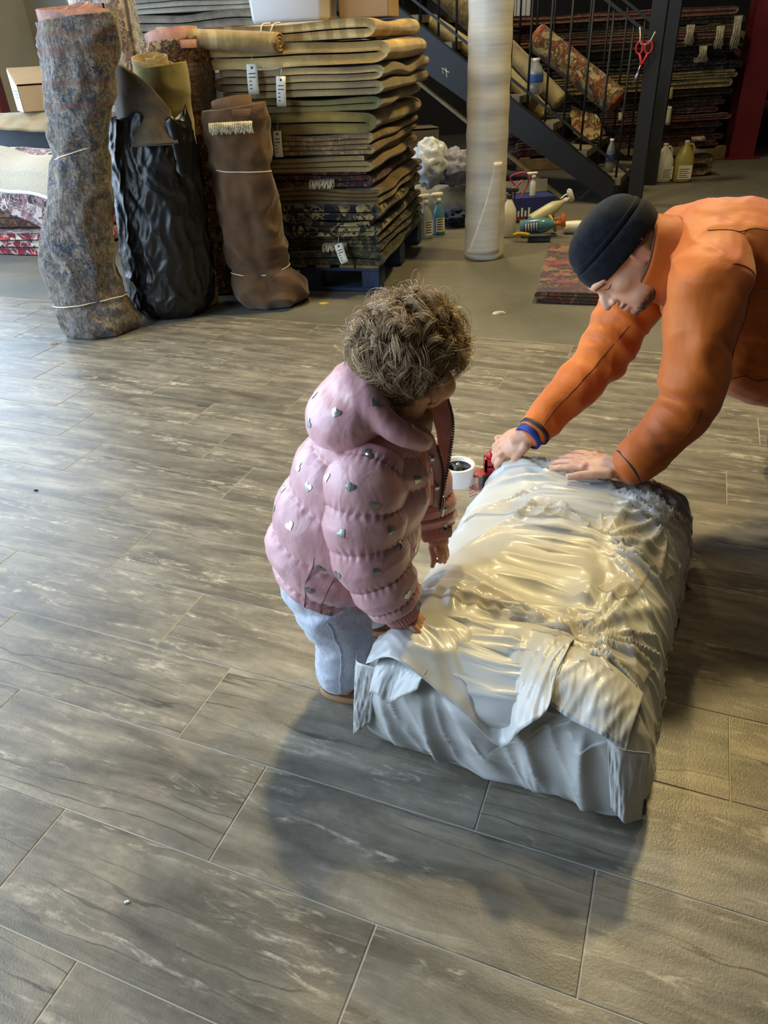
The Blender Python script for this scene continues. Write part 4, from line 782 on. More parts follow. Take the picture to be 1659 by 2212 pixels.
R3,rg3=upright_roll('rug_roll','reddish brown oriental rug roll banded with clear stretch wrap',(-.885,4.20,0),[(.0,0,.0,.15),(-.01,0,.4,.162),(-.012,0,.85,.165),(-.005,0,1.05,.172),(.0,0,1.20,.174)],MT['rug_brownor'],MT['rug_edge'],2.6,.02,.02,5,n=48,m=60)
MT['wrapclear']=m_clear('stretch_wrap',(.80,.77,.70,1),.10,.2,60)
K=[]; a=np.linspace(0,2*math.pi,64,endpoint=False)
for z in np.linspace(.90,1.10,30): 
    r=.178+.002*math.sin(z*300)+.002*pn(np.stack([np.cos(a)*3,np.sin(a)*3,0*a+z*60],-1)); K.append(np.stack([-.008+np.cos(a)*r,np.sin(a)*r*.87,0*a+z],-1))
V,F=loft(np.array(K),False); mk('stretch_wrap',V,F,MT['wrapclear'],R3)
R4,_=upright_roll('rug_roll','olive and rust rug roll standing in a black plastic bag',(-.945,3.93,0),[(-.02,0,.0,.13),(-.01,0,.4,.135),(.0,0,.88,.137),(.02,0,1.0,.13),(.025,0,1.10,.122)],MT['rug_olive'],MT['olive_edge'],3.2,.03,.04,8,n=56,m=70)
# folded felt flap between olive roll and bag
def drape(name,label,cat,base,top,bot,mat,th=.012,n=40,m=30,seed=0,amp=.02,parent=None,group=None):
    A=resamp(np.array(top,float),n); B=resamp(np.array(bot,float),n); t_=np.linspace(0,1,m)[:,None,None]; Gd=A[None]*(1-t_)+B[None]*t_; Gd=Gd+amp*(fbm(Gd*6+seed,2)[...,None])*np.array([.5,-1,.3]); V,F=grid(Gd); V,F=solid(V-np.array(base),F,th)
    o=mk(name,V,F,mat,parent,True,base if not parent else None)
    if not parent: tag(o,label,cat,group)
    return o
drape('felt_piece','grey brown felt flap poking out of the black bag','rug',(-.98,3.80,0),[(-1.10,3.80,1.12),(-1.02,3.72,1.10),(-.93,3.70,1.03),(-.86,3.72,.93)],[(-1.13,3.80,.80),(-1.05,3.66,.80),(-.95,3.64,.80),(-.84,3.68,.80)],m_pile('felt',h('3a342c'),h('5c5040'),8),.014,seed=3)
# black bag
T=thing('plastic_bag','black plastic bag pulled up over a standing rug roll','bag',(-1.03,3.80,0)); a=np.linspace(0,2*math.pi,160,endpoint=False); K=resamp(np.array([(-.02,0,.0,.12),(-.015,0,.02,.175),(-.01,0,.07,.205),(.0,0,.18,.212),(.01,0,.35,.215),(.03,0,.55,.212),(.035,0,.72,.205),(.04,0,.84,.185),(.045,0,.90,.172)]),130); rings=[]
for i in range(130):
    z=K[i,2]; rr=K[i,3]*(1+.035*fbm(np.stack([np.cos(a)*1.5,np.sin(a)*1.5,0*a+z*4],-1),2)+.055*(ridge(np.stack([np.cos(a)*2.2+z*3,np.sin(a)*2.2,0*a+z*5],-1))**2)+.03*ridge(np.stack([np.cos(a)*5-z*6,np.sin(a)*5,0*a+z*9+4],-1))**2); rings.append(np.stack([K[i,0]+np.cos(a)*rr,np.sin(a)*rr*.8,0*a+z+(.03*np.sin(a*3+1)+.02*np.sin(a*7) if i>110 else 0*a)*(i-110)/20.*(i>110)],-1))
V,F=loft(np.array(rings)); mk('bag_film',V,F,MT['bag'],T)
drape('bag_handle','', '',(0,0,0),[(.15,-.12,.90),(.18,-.12,.91),(.21,-.10,.88)],[(.16,-.13,.68),(.185,-.13,.66),(.215,-.10,.66)],MT['bag'],.003,12,14,5,.006,parent=T)
# brown roll
R5,_=upright_roll('rug_roll','plain brown rug roll doubled over and tied with twine',(-.57,3.88,0),[(.03,0,.0,.15),(.034,0,.04,.186),(.025,0,.11,.186),(-.006,0,.19,.150),(-.018,0,.27,.156),(-.015,0,.38,.158),(-.024,0,.50,.148),(-.03,0,.69,.150),(-.025,0,.86,.150),(-.022,0,.925,.14)],MT['brown'],MT['brown'],2.2,.06,.13,11,ties=(.19,.66),notch=.14)
a=np.linspace(0,1,24); 
fr=[]
for k in range(46):
    x=-.13+.20*k/46.; fr.append(tube([(x,-.135+.004*math.sin(k*5),.870),(x+.004*math.sin(k*3.3),-.148,.855),(x+.008*math.sin(k*2.1),-.150,.833-.012*abs(math.sin(k*1.7)))],.0028,4))
V,F=join(*fr); mk('fringe',V,F,MT['fringe'],R5)
# ---------------------------------------------------------------- folded rugs
def folded_rug(name,label,mat,loc,rotz,L,D,h_,nl=4,seed=0,group=None,sag=.012,under=None,fringe=0,tag_at=None,cat='rug',res=(26,26),loopr=1.0):
    """ribbon folded nl times (loops at +x and -x), extruded along y"""
    T=thing(name,label,cat,loc,rotz,group); t_=h_/nl; th=t_*.86; rs=np.random.RandomState(seed+100); pts=[]; 
    for i in range(nl):
        z=(i+.5)*t_; x0,x1=(-L,0) if i%2==0 else (0,-L); j=rs.uniform(-.02,.02)
        xs=np.linspace(x0,x1,res[0]); 
        pts+= [(x,z+.0) for x in xs]
        if i<nl-1:
            xe=x1; s=1 if i%2==0 else -1; 
            for b in np.linspace(-math.pi/2,math.pi/2,9)[1:-1]: pts.append((xe+s*math.cos(b)*t_*.75*loopr,z+t_/2+math.sin(b)*t_/2))
    P=np.array(pts); Tn=np.gradient(P,axis=0); Tn/=np.linalg.norm(Tn,axis=1)[:,None]+1e-9; N=np.stack([-Tn[:,1],Tn[:,0]],1)
    ys=np.linspace(0,D,res[1]); prof=np.concatenate([P+N*th/2,(P-N*th/2)[::-1]]); rings=[]
    for y in ys:
        Q=np.stack([prof[:,0],0*prof[:,0]+y,prof[:,1]],-1); S=np.stack([Q[:,0]*2.2,0*Q[:,0]+y*2.2,0*Q[:,0]+seed*3.1],-1); w=sag*pn(S)
        e=.035*pn(np.stack([Q[:,2]*25+seed,0*Q[:,0]+seed*2,0*Q[:,0]+(0 if y<D/2 else 9)],-1))*(1 if y<.02 or y>D-.02 else .0)
        Q[:,2]+=w*np.clip(Q[:,2]/h_,0,1); Q[:,0]+=.03*pn(np.stack([0*Q[:,0]+y*2.5,Q[:,2]*6,0*Q[:,0]+seed],-1))*sst(-.3,0,Q[:,0]); Q[:,1]+=(.02*pn(np.stack([Q[:,0]*3,Q[:,2]*8,0*Q[:,0]+seed*1.7],-1))) ; rings.append(Q)
    Rg=np.array(rings); V,F=loft(Rg,False); m=Rg.shape[1]; hp_=m//2; F=[f for f in F]
    for base in (0,(len(ys)-1)*m):
        for i in range(hp_-1):
            q=(base+i,base+i+1,base+m-2-i,base+m-1-i); F.append(q if base==0 else q[::-1])
    mk('folded_rug',V,F,mat,T)
    if fringe:
        fr=[]
        for f0,f1,zz in ([(-.30,-.17,.55)] if fringe==1 else [(-.75,-.45,.3),(-.25,-.05,.6)]):
            for k in range(34):
                x=f0+(f1-f0)*k/34.; fr.append(tube([(x,-.005,h_*zz),(x+.004*math.sin(k*5),-.03,h_*zz-.008),(x+.01*math.sin(k*2.7),-.042,h_*zz-.030-.012*abs(math.sin(k*1.9)))],.0028,4))
        V,F=join(*fr); mk('fringe',V,F,MT['fringe'],T)
    return T
def paper_tag(label,loc,rotz,w=.055,hh=.12,tilt=.12,group='paper price tags hanging from the rugs',lines=5,mat=None,roll=0):
    T=thing('price_tag',label,'tag',loc,rotz,group); G=np.array([[(x,-.004-.012*math.sin(v*2)-tilt*hh*v*.3,-hh*v) for x in np.linspace(-w/2,w/2,4)] for v in np.linspace(0,1,6)]); V,F=grid(G); V,F=solid(V,F,.0012); 
    if roll: Ry=np.array(Matrix.Rotation(roll,3,'Y')); V=V@Ry.T
    o=mk('card',V,F,mat or MT['paper'],T); ln=[]
    def at_(x,v): return np.array([x,-.004-.012*math.sin(v*2)-tilt*hh*v*.3-.0016,-hh*v])
    for k in range(lines):
        v=.30+.62*k/max(1,lines); wd=w*(.62 if k<2 else .22); q=at_(0,v); ln.append(box(-w*.32,-w*.32+wd,q[1]-.0002,q[1]+.0002,q[2]-.0028,q[2]+.0012))
    q=at_(0,.12); ln.append(lathe([(.0005,-.0002),(.006,-.0002),(.006,.0002),(.0005,.0002)],10)); V0,F0=ln[-1]; ln[-1]=(np.stack([V0[:,0],V0[:,2]+q[1],V0[:,1]+q[2]],-1),F0)
    V,F=join(*ln); 
    if roll: V=V@Ry.T
    mk('print',V,F,MT['ink'],o); V,F=tube([(0,-.004,0),(.004,-.003,.02),(.0,.02,.035)],.0012,5); mk('string',V,F,MT['cord'],T)
    return T
# pallet under the tall stack
PA=-.262; PO=(.045,3.975,0); ce,se=math.cos(PA),math.sin(PA)
def pal(x,y,z=0): return (PO[0]+x*ce-y*se,PO[1]+x*se+y*ce,z)
bluew=plain('blue_painted_wood',h('1d3350'),.75,0,.3,9,.3); raww=plain('worn_pallet_wood',h('8a6f45'),.85,0,.2,12,.4)
T=thing('pallet','blue painted wooden pallet under the tall rug stack','pallet',PO,PA)
for x0,x1 in ((-.10,0.0),(-.455,-.345),(-.8,-.70)):
    for y0,y1 in ((0,.13),(.53,.66),(1.07,1.2)):
        V,F=box(x0,x1,y0,y1,.018,.108,.004); mk('block',V,F,bluew,T,False)
for y0,y1 in ((0,.10),(.55,.65),(1.1,1.2)): V,F=box(-.8,0,y0,y1,0,.018,.003); mk('bottom_board',V,F,bluew,T,False)
for y0,y1 in ((0,.11),(.54,.65),(1.09,1.2)): V,F=box(-.8,0,y0,y1,.108,.124,.002); mk('stringer_board',V,F,bluew,T,False)
for k in range(6):
    x1=-k*.138; w=.13 if k==0 else .085; V,F=box(x1-w,x1,-.005,1.2,.124,.142,.003); mk('deck_board',V,F,raww,T,False)
# the tall stack: top to bottom sizes taken rug by rug
def RM(n,a,b,**k): return m_pile(n,h(a),h(b),**k)
RS_=[('dark green floral folded rug at the bottom of the tall stack',m_rug('dark_green_rug',h('23281f'),h('2e2f22'),h('5c5438'),None,30,.2),.072,2,0,.02),
('dark rug with beige border strip, second from the pallet',m_rug('dark_olive_rug',h('1f2019'),h('2d2a1e'),h('6b5f42'),h('3d3a28'),26,.2),.085,4,1,.03),
('black and cream folded rug low in the tall stack',m_rug('black_cream_rug',h('14151a'),h('2a2620'),h('94855c'),None,12,.1),.088,3,0,.01),
('navy folded rug with cream floral fold low in the stack',m_rug('navy_cream_rug',h('15161e'),h('3a3123'),h('8d7c50'),None,14,.1),.070,2,0,.02),
('brown striped folded rug with golden brown fold mid stack',RM('brown_gold_rug','4d3c22','8f7440',scale=7,band=9,bdir='Y'),.086,4,0,.03),
('dark red and navy folded rug with white fringe mid stack',m_rug('dark_red_rug',h('3b2420'),h('2a2024'),h('6d5746'),h('6d352f'),28,.2),.078,3,1,-.01),
('plain tan folded rug under the tagged pair of rugs',RM('tan_rug','6b5736','8f774c',scale=4),.082,3,0,.0),
('dusty pink floral folded rug with thick tan edge',m_rug('dusty_rug',h('6f5b40'),h('74603f'),h('97805a'),h('6b4a3e'),20,.4),.090,4,0,.02),
('green and gold abstract folded rug in two bulging layers',RM('green_gold_rug','55502f','7d6b3c',scale=5,col3=h('a08546')),.105,2,0,-.02),
('pale green folded rug with frayed cream end on the right',RM('pale_green_rug','625e3c','8a7c4c',scale=4,col3=h('59674c')),.068,2,0,.03),
('thick grey beige folded rug with open loop on the right',RM('grey_beige_rug','74654a','a08a5e',scale=4,band=5,bdir='Y'),.130,4,0,.06),
('golden beige folded rug near the top of the tall stack',RM('golden_rug','836a3d','b89a5e',scale=4,col3=h('cbb079')),.105,2,0,.05)]
z=.142; STK=[]; HS=.93
for i,(lb,mt,hh,nl,fr_,dx) in enumerate(RS_):
    L_=.80+.03*math.sin(i*2.3); o=folded_rug('folded_rug_bale',lb,mt,pal(-.03+dx,-.02+.03*math.sin(i*1.7),z),PA+.03*math.sin(i*3.1),L_,1.12,hh*HS,nl,i,'folded rugs stacked on the blue pallet',.028,fringe=fr_,loopr=1.3); STK.append((z,hh)); z+=hh*HS+.003
ZT=z
# top rug: rolled strip lying across, rounded ends
def lying_roll(name,label,p0,p1,r,mat,ends=None,seed=0,sq=.75,group=None,cat='rug roll',n=40,m=60,lump=.05,bend=0,spir=2.5):
    p0=np.array(p0,float); p1=np.array(p1,float); T=thing(name,label,cat,tuple(p0),0,group); t_=np.linspace(0,1,m); P=np.outer(1-t_,p0*0)+np.outer(t_,p1-p0); P[:,2]+=bend*np.sin(t_*math.pi); Tn=nv(p1-p0); sd=nv(np.cross(Tn,(0,0,1))); uv=np.cross(sd,Tn); a=np.linspace(0,2*math.pi,n,endpoint=False); rings=[]
    for i in range(m):
        rr=r*(1+lump*fbm(np.stack([np.cos(a)*1.2,np.sin(a)*1.2,0*a+t_[i]*4+seed*5],-1),2)); rings.append(P[i]+(np.cos(a)*rr)[:,None]*sd+(np.sin(a)*rr*sq)[:,None]*uv)
    V,F=loft(np.array(rings)); mk('rolled_rug',V,F,mat,T)
    th=np.linspace(0,spir*6.283,int(40*spir)); rad=r*(.99-.85*th/th[-1]); 
    for e,s in ((P[0],-1),(P[-1],1)):
        sp=e+(np.cos(th)*rad)[:,None]*sd+(np.sin(th)*rad*sq)[:,None]*uv; out=(np.cos(th))[:,None]*sd+np.sin(th)[:,None]*sq*uv; tt=r*.05
        G=np.array([sp-out*tt-Tn*s*.02,sp-out*tt+Tn*s*.012,sp+out*tt+Tn*s*.012,sp+out*tt-Tn*s*.02]); V,F=grid(G); mk('wound_edge',V,F,ends or mat,T)
    return T
gold=RM('gold_strip_rug','7d6438','b59a62',scale=5,band=4,bdir='X',col3=h('c7ae7c'))
o=folded_rug('folded_rug_bale','beige rug with tied strip lying on top of the tall stack',gold,pal(-.02,.02,ZT),PA-.05,.84,.9,.075,2,77,'folded rugs stacked on the blue pallet',.02,loopr=1.2)
V,F=tube(resamp([(-.50,-.02,.01),(-.505,-.03,.045),(-.50,-.015,.075),(-.48,.03,.08)],14),.004,6); mk('cord',V,F,MT['cord'],o)
V,F=tube(resamp([(-.46,-.02,.02),(-.455,-.03,.045),(-.44,-.015,.075),(-.43,.03,.08)],14),.004,6); mk('cord',V,F,MT['cord'],o)
lying_roll('rug_roll','slim beige rug strip lying along the top left of the tall stack',pal(-1.02,-.03,ZT+.05),pal(-.42,-.06,ZT-.0),.052,gold,None,5,.8)
# tags on the tall stack
for lb,x,zz,w_,h_2,rl in (('white printed paper tag on the grey beige folded rug',-.56,1.085,.055,.125,0),('narrow white paper tag beside the larger one, on pale green rug',-.42,1.03,.048,.125,.04),('white paper tag on the dusty pink folded rug',-.47,.80,.042,.115,-.02),('crumpled white paper tag just above the blue pallet',-.20,.265,.045,.10,-.35)):
    p=pal(x,-.062,zz); paper_tag(lb,p,PA,w_,h_2,.1,roll=rl)
# clear storage bin and brown carton on top of the stack
t=NT('frosted_plastic'); MT['frost']=t.fin(h('c9cdd2'),.35,None,0,.5)
T=thing('storage_bin','translucent white plastic storage bin on top of the rug stack','bin',pal(-.50,.45,ZT+.085),PA)
wl=[]
for z_,s in ((.002,.90),(.02,.93),(.25,1.0),(.26,1.05),(.275,1.05),(.275,.98),(.03,.90)): wl.append([(x*s*.20,y*s*.15,z_) for x,y in ((-1,-.9),(-.9,-1),(.9,-1),(1,-.9),(1,.9),(.9,1),(-.9,1),(-1,.9))])
V,F=loft(np.array(wl)); mk('tub',V,F,MT['frost'],T); V,F=box(-.08,.08,-.152,-.146,.11,.19,.003); mk('label_panel',V,F,MT['paper'],T)
def carton(name,label,loc,rotz,w,d,hh,open_=True,mat=None,slope=0):
    T=thing(name,label,'box',loc,rotz); t_=.004; m_=mat or MT['card']
    V,F=join(box(-w/2,w/2,-d/2,-d/2+t_,0,hh),box(-w/2,w/2,d/2-t_,d/2,0,hh),box(-w/2,-w/2+t_,-d/2,d/2,0,hh),box(w/2-t_,w/2,-d/2,d/2,0,hh),box(-w/2,w/2,-d/2,d/2,0,t_)); V[:,2]+=slope*(V[:,1]+d/2)/d*(V[:,2]/hh); mk('carton',V,F,m_,T,False)
    V,F=box(-w/2,w/2,-d/2,d/2,hh,hh+t_); 
    V[:,2]+=slope*(V[:,1]+d/2)/d
    if open_: V=V+np.c_[0*V[:,0],0*V[:,0],.05*(V[:,0]+w/2)/w*0+.012*(V[:,1]<0)]
    mk('flap',V,F,m_,T,False); return T
carton('cardboard_box','yellowish brown cardboard box behind the storage bin',pal(-.14,.60,ZT+.09),PA,.26,.25,.22,False)
# ---------------------------------------------------------------- film roll
T=thing('film_roll','tall upright roll of white plastic film near the stairs','film roll',(.708,4.634,0)); t=NT('film_roll_white'); c=t.coord('Object',(1,1,1)); wv=t.wave(t.coord('Object',(.2,.2,1)),6,2.5,3,1.5,'Z'); MT['froll']=t.fin(t.ramp(t.noise(t.coord('Object',(1,1,12)),3,4),[(.3,h('d4d1c6')),(.7,h('e8e5dc'))]),.42,t.bump(t.noise(t.coord('Object',(.6,.6,14)),4,4),.25,.004),0,.5)
a=np.linspace(0,2*math.pi,64,endpoint=False); K=[]
for z_ in np.linspace(0,1.62,90): r=.1185+.0015*math.sin(z_*40)+.0015*pn(np.stack([np.cos(a),np.sin(a),0*a+z_*14],-1))+(.0015 if z_<.045 else 0); K.append(np.stack([.0+np.cos(a)*r,np.sin(a)*r,0*a+z_],-1))
V,F=loft(np.array(K)); mk('wound_film',V,F,MT['froll'],T)
G=[]
for k in range(30):
    v=k/29.; z_=.04+.50*v; wdt=(1-v)**1.4; G.append([(.1215*math.cos(b)-.028*wdt*max(0,-(b+1.2))*0-.03*wdt*s_**2,.1215*math.sin(b)-.028*wdt*s_,z_) for s_,b in ((s_,-.9-1.5*s_*(.3+.7*wdt)) for s_ in np.linspace(0,1,12))])
V,F=grid(np.array(G)); V,F=solid(V,F,.002); mk('loose_film_edge',V,F,MT['froll'],T)
V,F=lathe([(.035,1.60),(.04,1.60),(.04,1.66),(.035,1.66),(.035,1.60)],24); mk('core',V,F,MT['card'],T)
# ---------------------------------------------------------------- stairs
SA=math.atan2(.436,-.9)            # run direction: up and to the left
SQ=np.array([2.0,5.95,0]); SE=np.array([-.9,.436,0]); ST=np.array([.436,.9,0])
def sp(s,t_,z): return SQ+SE*s+ST*t_+np.array([0,0,z])
def slope_bar(s0,s1,t0,t1,zlo,zhi):
    """bar following the stair slope between heights zlo/zhi above the nosing line"""
    k=.68; R=[]
    for s in (s0,s1): R.append([sp(s,t0,k*s+zlo),sp(s,t1,k*s+zlo),sp(s,t1,k*s+zhi),sp(s,t0,k*s+zhi)])
    return loft(np.array(R))
T=thing('staircase','dark steel staircase with thin baluster railings in the middle background','stairs',tuple(SQ)); Ls=lambda V:np.asarray(V)-SQ
def part(name,V,F,mat,p=None,smooth=False): return mk(name,Ls(V),F,mat,p or T,smooth)
edge=plain('worn_steel_edge',h('6b6350'),.6,0,.2,9)
for t0 in (0,.92):
    V,F=join(slope_bar(.10,2.9,t0,t0+.012,-.30,.10),slope_bar(.10,2.9,t0,t0+.05,.09,.10)); V[:,2]=np.maximum(V[:,2],.0); s_=part('stringer',V,F,MT['navy']); V,F=slope_bar(.47,2.9,t0-.008,t0+.05,-.318,-.296); part('lower_flange',V,F,edge,s_)
tread=plain('concrete_tread',h('6f6a5a'),.8,0,.12,6,.3)
for k in range(1,10):
    s0=.275*(k-1)+.06; R=[]
    for (s,z0,z1) in ((s0,.187*k-.05,.187*k),(s0+.285,.187*k-.05,.187*k)): R.append([sp(s,.012,z0),sp(s,.92,z0),sp(s,.92,z1),sp(s,.012,z1)])
    V,F=loft(np.array(R)); part('tread',V,F,tread)
    R=[[sp(s,.012,.187*(k-1)),sp(s,.92,.187*(k-1)),sp(s,.92,.187*k-.05),sp(s,.012,.187*k-.05)] for s in (s0+.02,s0+.026)]; V,F=loft(np.array(R)); part('riser',V,F,MT['navy'])
def post(s,t_,hh,w=.05):
    R=[[sp(s-w,t_-w,z),sp(s+w,t_-w,z),sp(s+w,t_+w,z),sp(s-w,t_+w,z)] for z in (0,hh)]; V,F=loft(np.array(R)); return part('newel_post',V,F,MT['black'])
post(-.06,.03,1.62); post(-.06,.97,1.325)
for t0,off in ((.03,0),(.96,.05)):
    V,F=slope_bar(-.02,2.9,t0-.008,t0+.008,.20,.222); rl=part('bottom_rail',V,F,MT['black']); V,F=slope_bar(-.02,2.9,t0-.014,t0+.014,1.10,1.125); part('top_rail',V,F,MT['black'])
    for k in range(19):
        s=.10+.145*k+off; V,F=tube([sp(s,t0,.68*s+.11),sp(s,t0,.68*s+1.10)],.009,6); part('baluster',V,F,MT['black'],smooth=True)
# chalk mark on the stringer
V,F=join(tube([sp(1.50,-.0015,.915),sp(1.512,-.0015,.955),sp(1.46,-.0015,.925),sp(1.452,-.0015,.925)],.0025,4),tube([sp(1.478,-.0015,.955),sp(1.470,-.0015,.890)],.0025,4)); part('chalk_mark',V,F,MT['paper'])
# scissors hanging from the near post
T2=thing('scissors','red handled scissors hanging by cord from the near stair post','scissors',tuple(sp(.0,-.05,.83))); Lx=lambda V:np.asarray(V)-sp(.0,-.05,.83)
SX=nv(SE+0*ST)
def loopr(c,rx,rz,ph=0): a=np.linspace(0,6.283,20); return np.array([c+SX*math.cos(t)*rx+np.array([0,0,math.sin(t)*rz]) for t in a])
c0=sp(.0,-.062,1.03)
for s in (-1,1):
    V,F=tube(loopr(c0+SX*s*.030,.024,.036),.007,8,caps=False); mk('handle',Lx(V),F,MT['redpl'],T2)
    V,F=tube([c0+SX*s*.028+np.array([0,0,-.035]),c0+SX*s*.006+np.array([0,0,-.085]),c0+SX*(.012)+np.array([0,0,-.11])],[.008,.009,.008],8); mk('shank',Lx(V),F,MT['redpl'],T2)
    V,F=tube([c0+SX*.012+np.array([0,0,-.10]),c0+SX*(.03+.004*s)+np.array([0,0,-.17]),c0+SX*(.05+.004*s)+np.array([0,0,-.235])],[.010,.008,.001],6,sq=.3); mk('blade',Lx(V),F,MT['chrome'],T2)
V,F=tube(resamp([sp(.05,-.03,1.15),sp(.035,-.065,1.10),c0+SX*.03+np.array([0,0,.03]),c0+np.array([0,0,.02]),c0+SX*-.03+np.array([0,0,.03]),sp(-.06,-.06,1.12)],30),.004,6); mk('cord',Lx(V),F,MT['cord'],T2)
# rugs lying on the stairs
MT['rug_rust']=m_rug('rust_oriental_rug',h('6b3a24'),h('49351f'),h('9a8a5e'),h('3c3a2a'),16,.15); MT['cream']=RM('cream_rug_back','7c6f4c','a89870',scale=4); MT['rustend']=RM('rust_edge','7a3f22','a35a33',scale=9)
lying_roll('rug_roll','rust red oriental rug roll leaning down the stairs',tuple(sp(.93,.62,1.12)),tuple(sp(.24,.55,.66)),.105,MT['rug_rust'],MT['rustend'],3,.95)
lying_roll('rug_roll','cream rug roll on the stairs under the rust red roll',tuple(sp(1.12,.45,1.06)),tuple(sp(.66,.42,.68)),.085,MT['cream'],None,8,.8)
lying_roll('rug_roll','second cream rug roll lowest on the stairs beside the bottle',tuple(sp(1.15,.36,.93)),tuple(sp(.76,.36,.60)),.075,MT['cream'],None,9,.8)
lying_roll('rug_roll','brown patterned rug roll high on the stairs behind the film roll',tuple(sp(1.75,.5,1.50)),tuple(sp(1.25,.5,1.12)),.10,m_rug('brown_step_rug',h('5d4c2e'),h('6b5a38'),h('8d7a4e'),None,14,.4),None,12,.85)
lying_roll('rug_roll','short beige rug roll on the upper stairs left of the film roll',tuple(sp(1.72,.32,1.26)),tuple(sp(1.38,.32,1.06)),.07,MT['cream'],None,15,.85)
drape('rug_corner','dark rug corner with cream border flopped over a stair tread','rug',tuple(sp(.45,.5,.5)),[tuple(sp(.62,.60,.63)),tuple(sp(.50,.55,.60)),tuple(sp(.38,.5,.57))],[tuple(sp(.52,.40,.46)),tuple(sp(.40,.38,.40)),tuple(sp(.26,.40,.45))],MT['rug_rust'],.014,24,20,4,.03)
# ---------------------------------------------------------------- bottles and cleaning things
def bottle_mat(name,col,trans=.0,rough=.3):
    t=NT(name); m=t.fin(col,rough,None,0,.5); t.b.inputs['Transmission Weight'].default_value=trans; return m
MT['clearb']=bottle_mat('clear_bottle',h('cfd6d8'),.75,.12); MT['blueb']=bottle_mat('blue_liquid_bottle',h('5f9db4'),.35,.2); MT['natural']=bottle_mat('natural_plastic',h('cfcaa8'),.3,.35); MT['whiteb']=bottle_mat('white_bottle',h('d9d6cc'),0,.4); MT['yel']=bottle_mat('yellow_liquid',h('b8ac5a'),.3,.35)
MT['green']=plain('green_plastic',h('8fae32'),.4); MT['yellow']=plain('yellow_plastic',h('d8b21e'),.4); MT['orange']=plain('orange_plastic',h('d6691e'),.4); MT['bluepl']=plain('blue_print_card',h('24307a'),.6); MT['lblue']=plain('blue_print',h('3b5fa5'),.6); MT['pinkc']=plain('pink_cable',h('c2447a'),.5)
def spray(label,loc,rotz,mat,hh=.27,r=.042,lie=None,trig=None,lab=True,labm=None):
    T=thing('spray_bottle',label,'bottle',loc,rotz); k=hh/.27
    V,F=lathe([(.0,0),(r*.95,0),(r,.006),(r,.12*k),(r*.92,.15*k),(r*.45,.19*k),(.015,.205*k),(.015,.215*k),(0,.215*k)],24); B=mk('bottle_body',V,F,mat,T)
    V,F=lathe([(0,.205*k),(.017,.205*k),(.017,.228*k),(.012,.232*k),(0,.232*k)],16); mk('collar_ring',V,F,trig or MT['white_pl'],T)
    V,F=join(box(-.05,.028,-.012,.012,.240*k,.268*k,.004),tube([(-.0,0,.228*k),(.0,0,.25*k)],.011,10),box(-.058,-.048,-.008,.008,.245*k,.262*k,.002)); H_=mk('spray_head',V,F,trig or MT['white_pl'],T)
    V,F=tube(resamp([(-.028,0,.245*k),(-.034,0,.225*k),(-.028,0,.195*k)],8),.005,8); mk('trigger',V,F,trig or MT['white_pl'],H_)
    if lab:
        a=np.linspace(-2.4,-.7,14); V,F=grid(np.array([[(math.cos(x)*(r+.001),math.sin(x)*(r+.001),z_) for x in a] for z_ in (.02*k,.11*k)])); l_=mk('label',V,F,labm or MT['paper'],B)
        ln=[]
        for q in range(5): 
            zz=(.034+.016*q)*k; ln.append(grid(np.array([[(math.cos(x)*(r+.0018),math.sin(x)*(r+.0018),zz+dz) for x in np.linspace(-2.2,-1.2-.1*(q%2),8)] for dz in (0,.006*k)])))
        V,F=join(*ln); mk('label_print',V,F,MT['ink'] if labm is None else MT['white_pl'],l_)
    if lie is not None: T.rotation_euler=lie
    return T
def jug(label,loc,rotz,mat,hh=.30,r=.075,lab=True,fill=None):
    T=thing('jug',label,'bottle',loc,rotz); n=28; a=np.linspace(0,2*math.pi,n,endpoint=False); rings=[]
    for z_,s in ((0,.94),(.008,1),(.45*hh,1),(.58*hh,.97),(.72*hh,.74),(.85*hh,.42),(.90*hh,.26),(.955*hh,.25)): rings.append(np.stack([np.sign(np.cos(a))*np.abs(np.cos(a))**.7*r*s,np.sign(np.sin(a))*np.abs(np.sin(a))**.7*r*s,0*a+z_],-1))
    V,F=loft(np.array(rings)); B=mk('jug_body',V,F,mat,T); V,F=lathe([(0,.94*hh),(.021,.94*hh),(.021,.995*hh),(.019,hh),(0,hh)],20); mk('cap',V,F,MT['white_pl'],T)
    V,F=tube(resamp([(r*.25,0,.90*hh),(r*.62,0,.90*hh),(r*.86,0,.80*hh),(r*.85,0,.64*hh)],16),.011,8); mk('handle',V,F,mat,T)
    if lab:
        V,F=box(-r*.72,r*.72,-r-.0015,-r-.0005,.08*hh,.42*hh); l_=mk('label',V,F,MT['paper'],B,False); V,F=join(*[box(-r*.6,r*(.5-.2*(q%2)),-r-.0022,-r-.0016,(.12+.05*q)*hh,(.135+.05*q)*hh) for q in range(5)]); mk('label_print',V,F,MT['ink'],l_,False)
    return T
def pet(label,loc,hh=.22,r=.033,lie=None):
    T=thing('water_bottle',label,'bottle',loc); V,F=lathe([(0,0),(r*.8,0),(r,.012*hh/.22),(r,.05*hh/.22),(r*.93,.06*hh/.22),(r,.07*hh/.22),(r,.13*hh/.22),(r*.8,.165*hh/.22),(r*.42,.195*hh/.22),(r*.4,.21*hh/.22)],24); mk('bottle_body',V,F,MT['clearb'],T); V,F=lathe([(0,.2*hh/.22),(r*.46,.2*hh/.22),(r*.46,hh),(0,hh)],16); mk('cap',V,F,MT['white_pl'],T); V,F=lathe([(r+.001,.075*hh/.22),(r+.0015,.08*hh/.22),(r+.0015,.12*hh/.22),(r+.001,.125*hh/.22)],24); mk('label_band',V,F,MT['lblue'],T); return T
spray('blue spray bottle with white trigger right of the tall rug stack',(.49,5.31,0),.3,MT['blueb'])
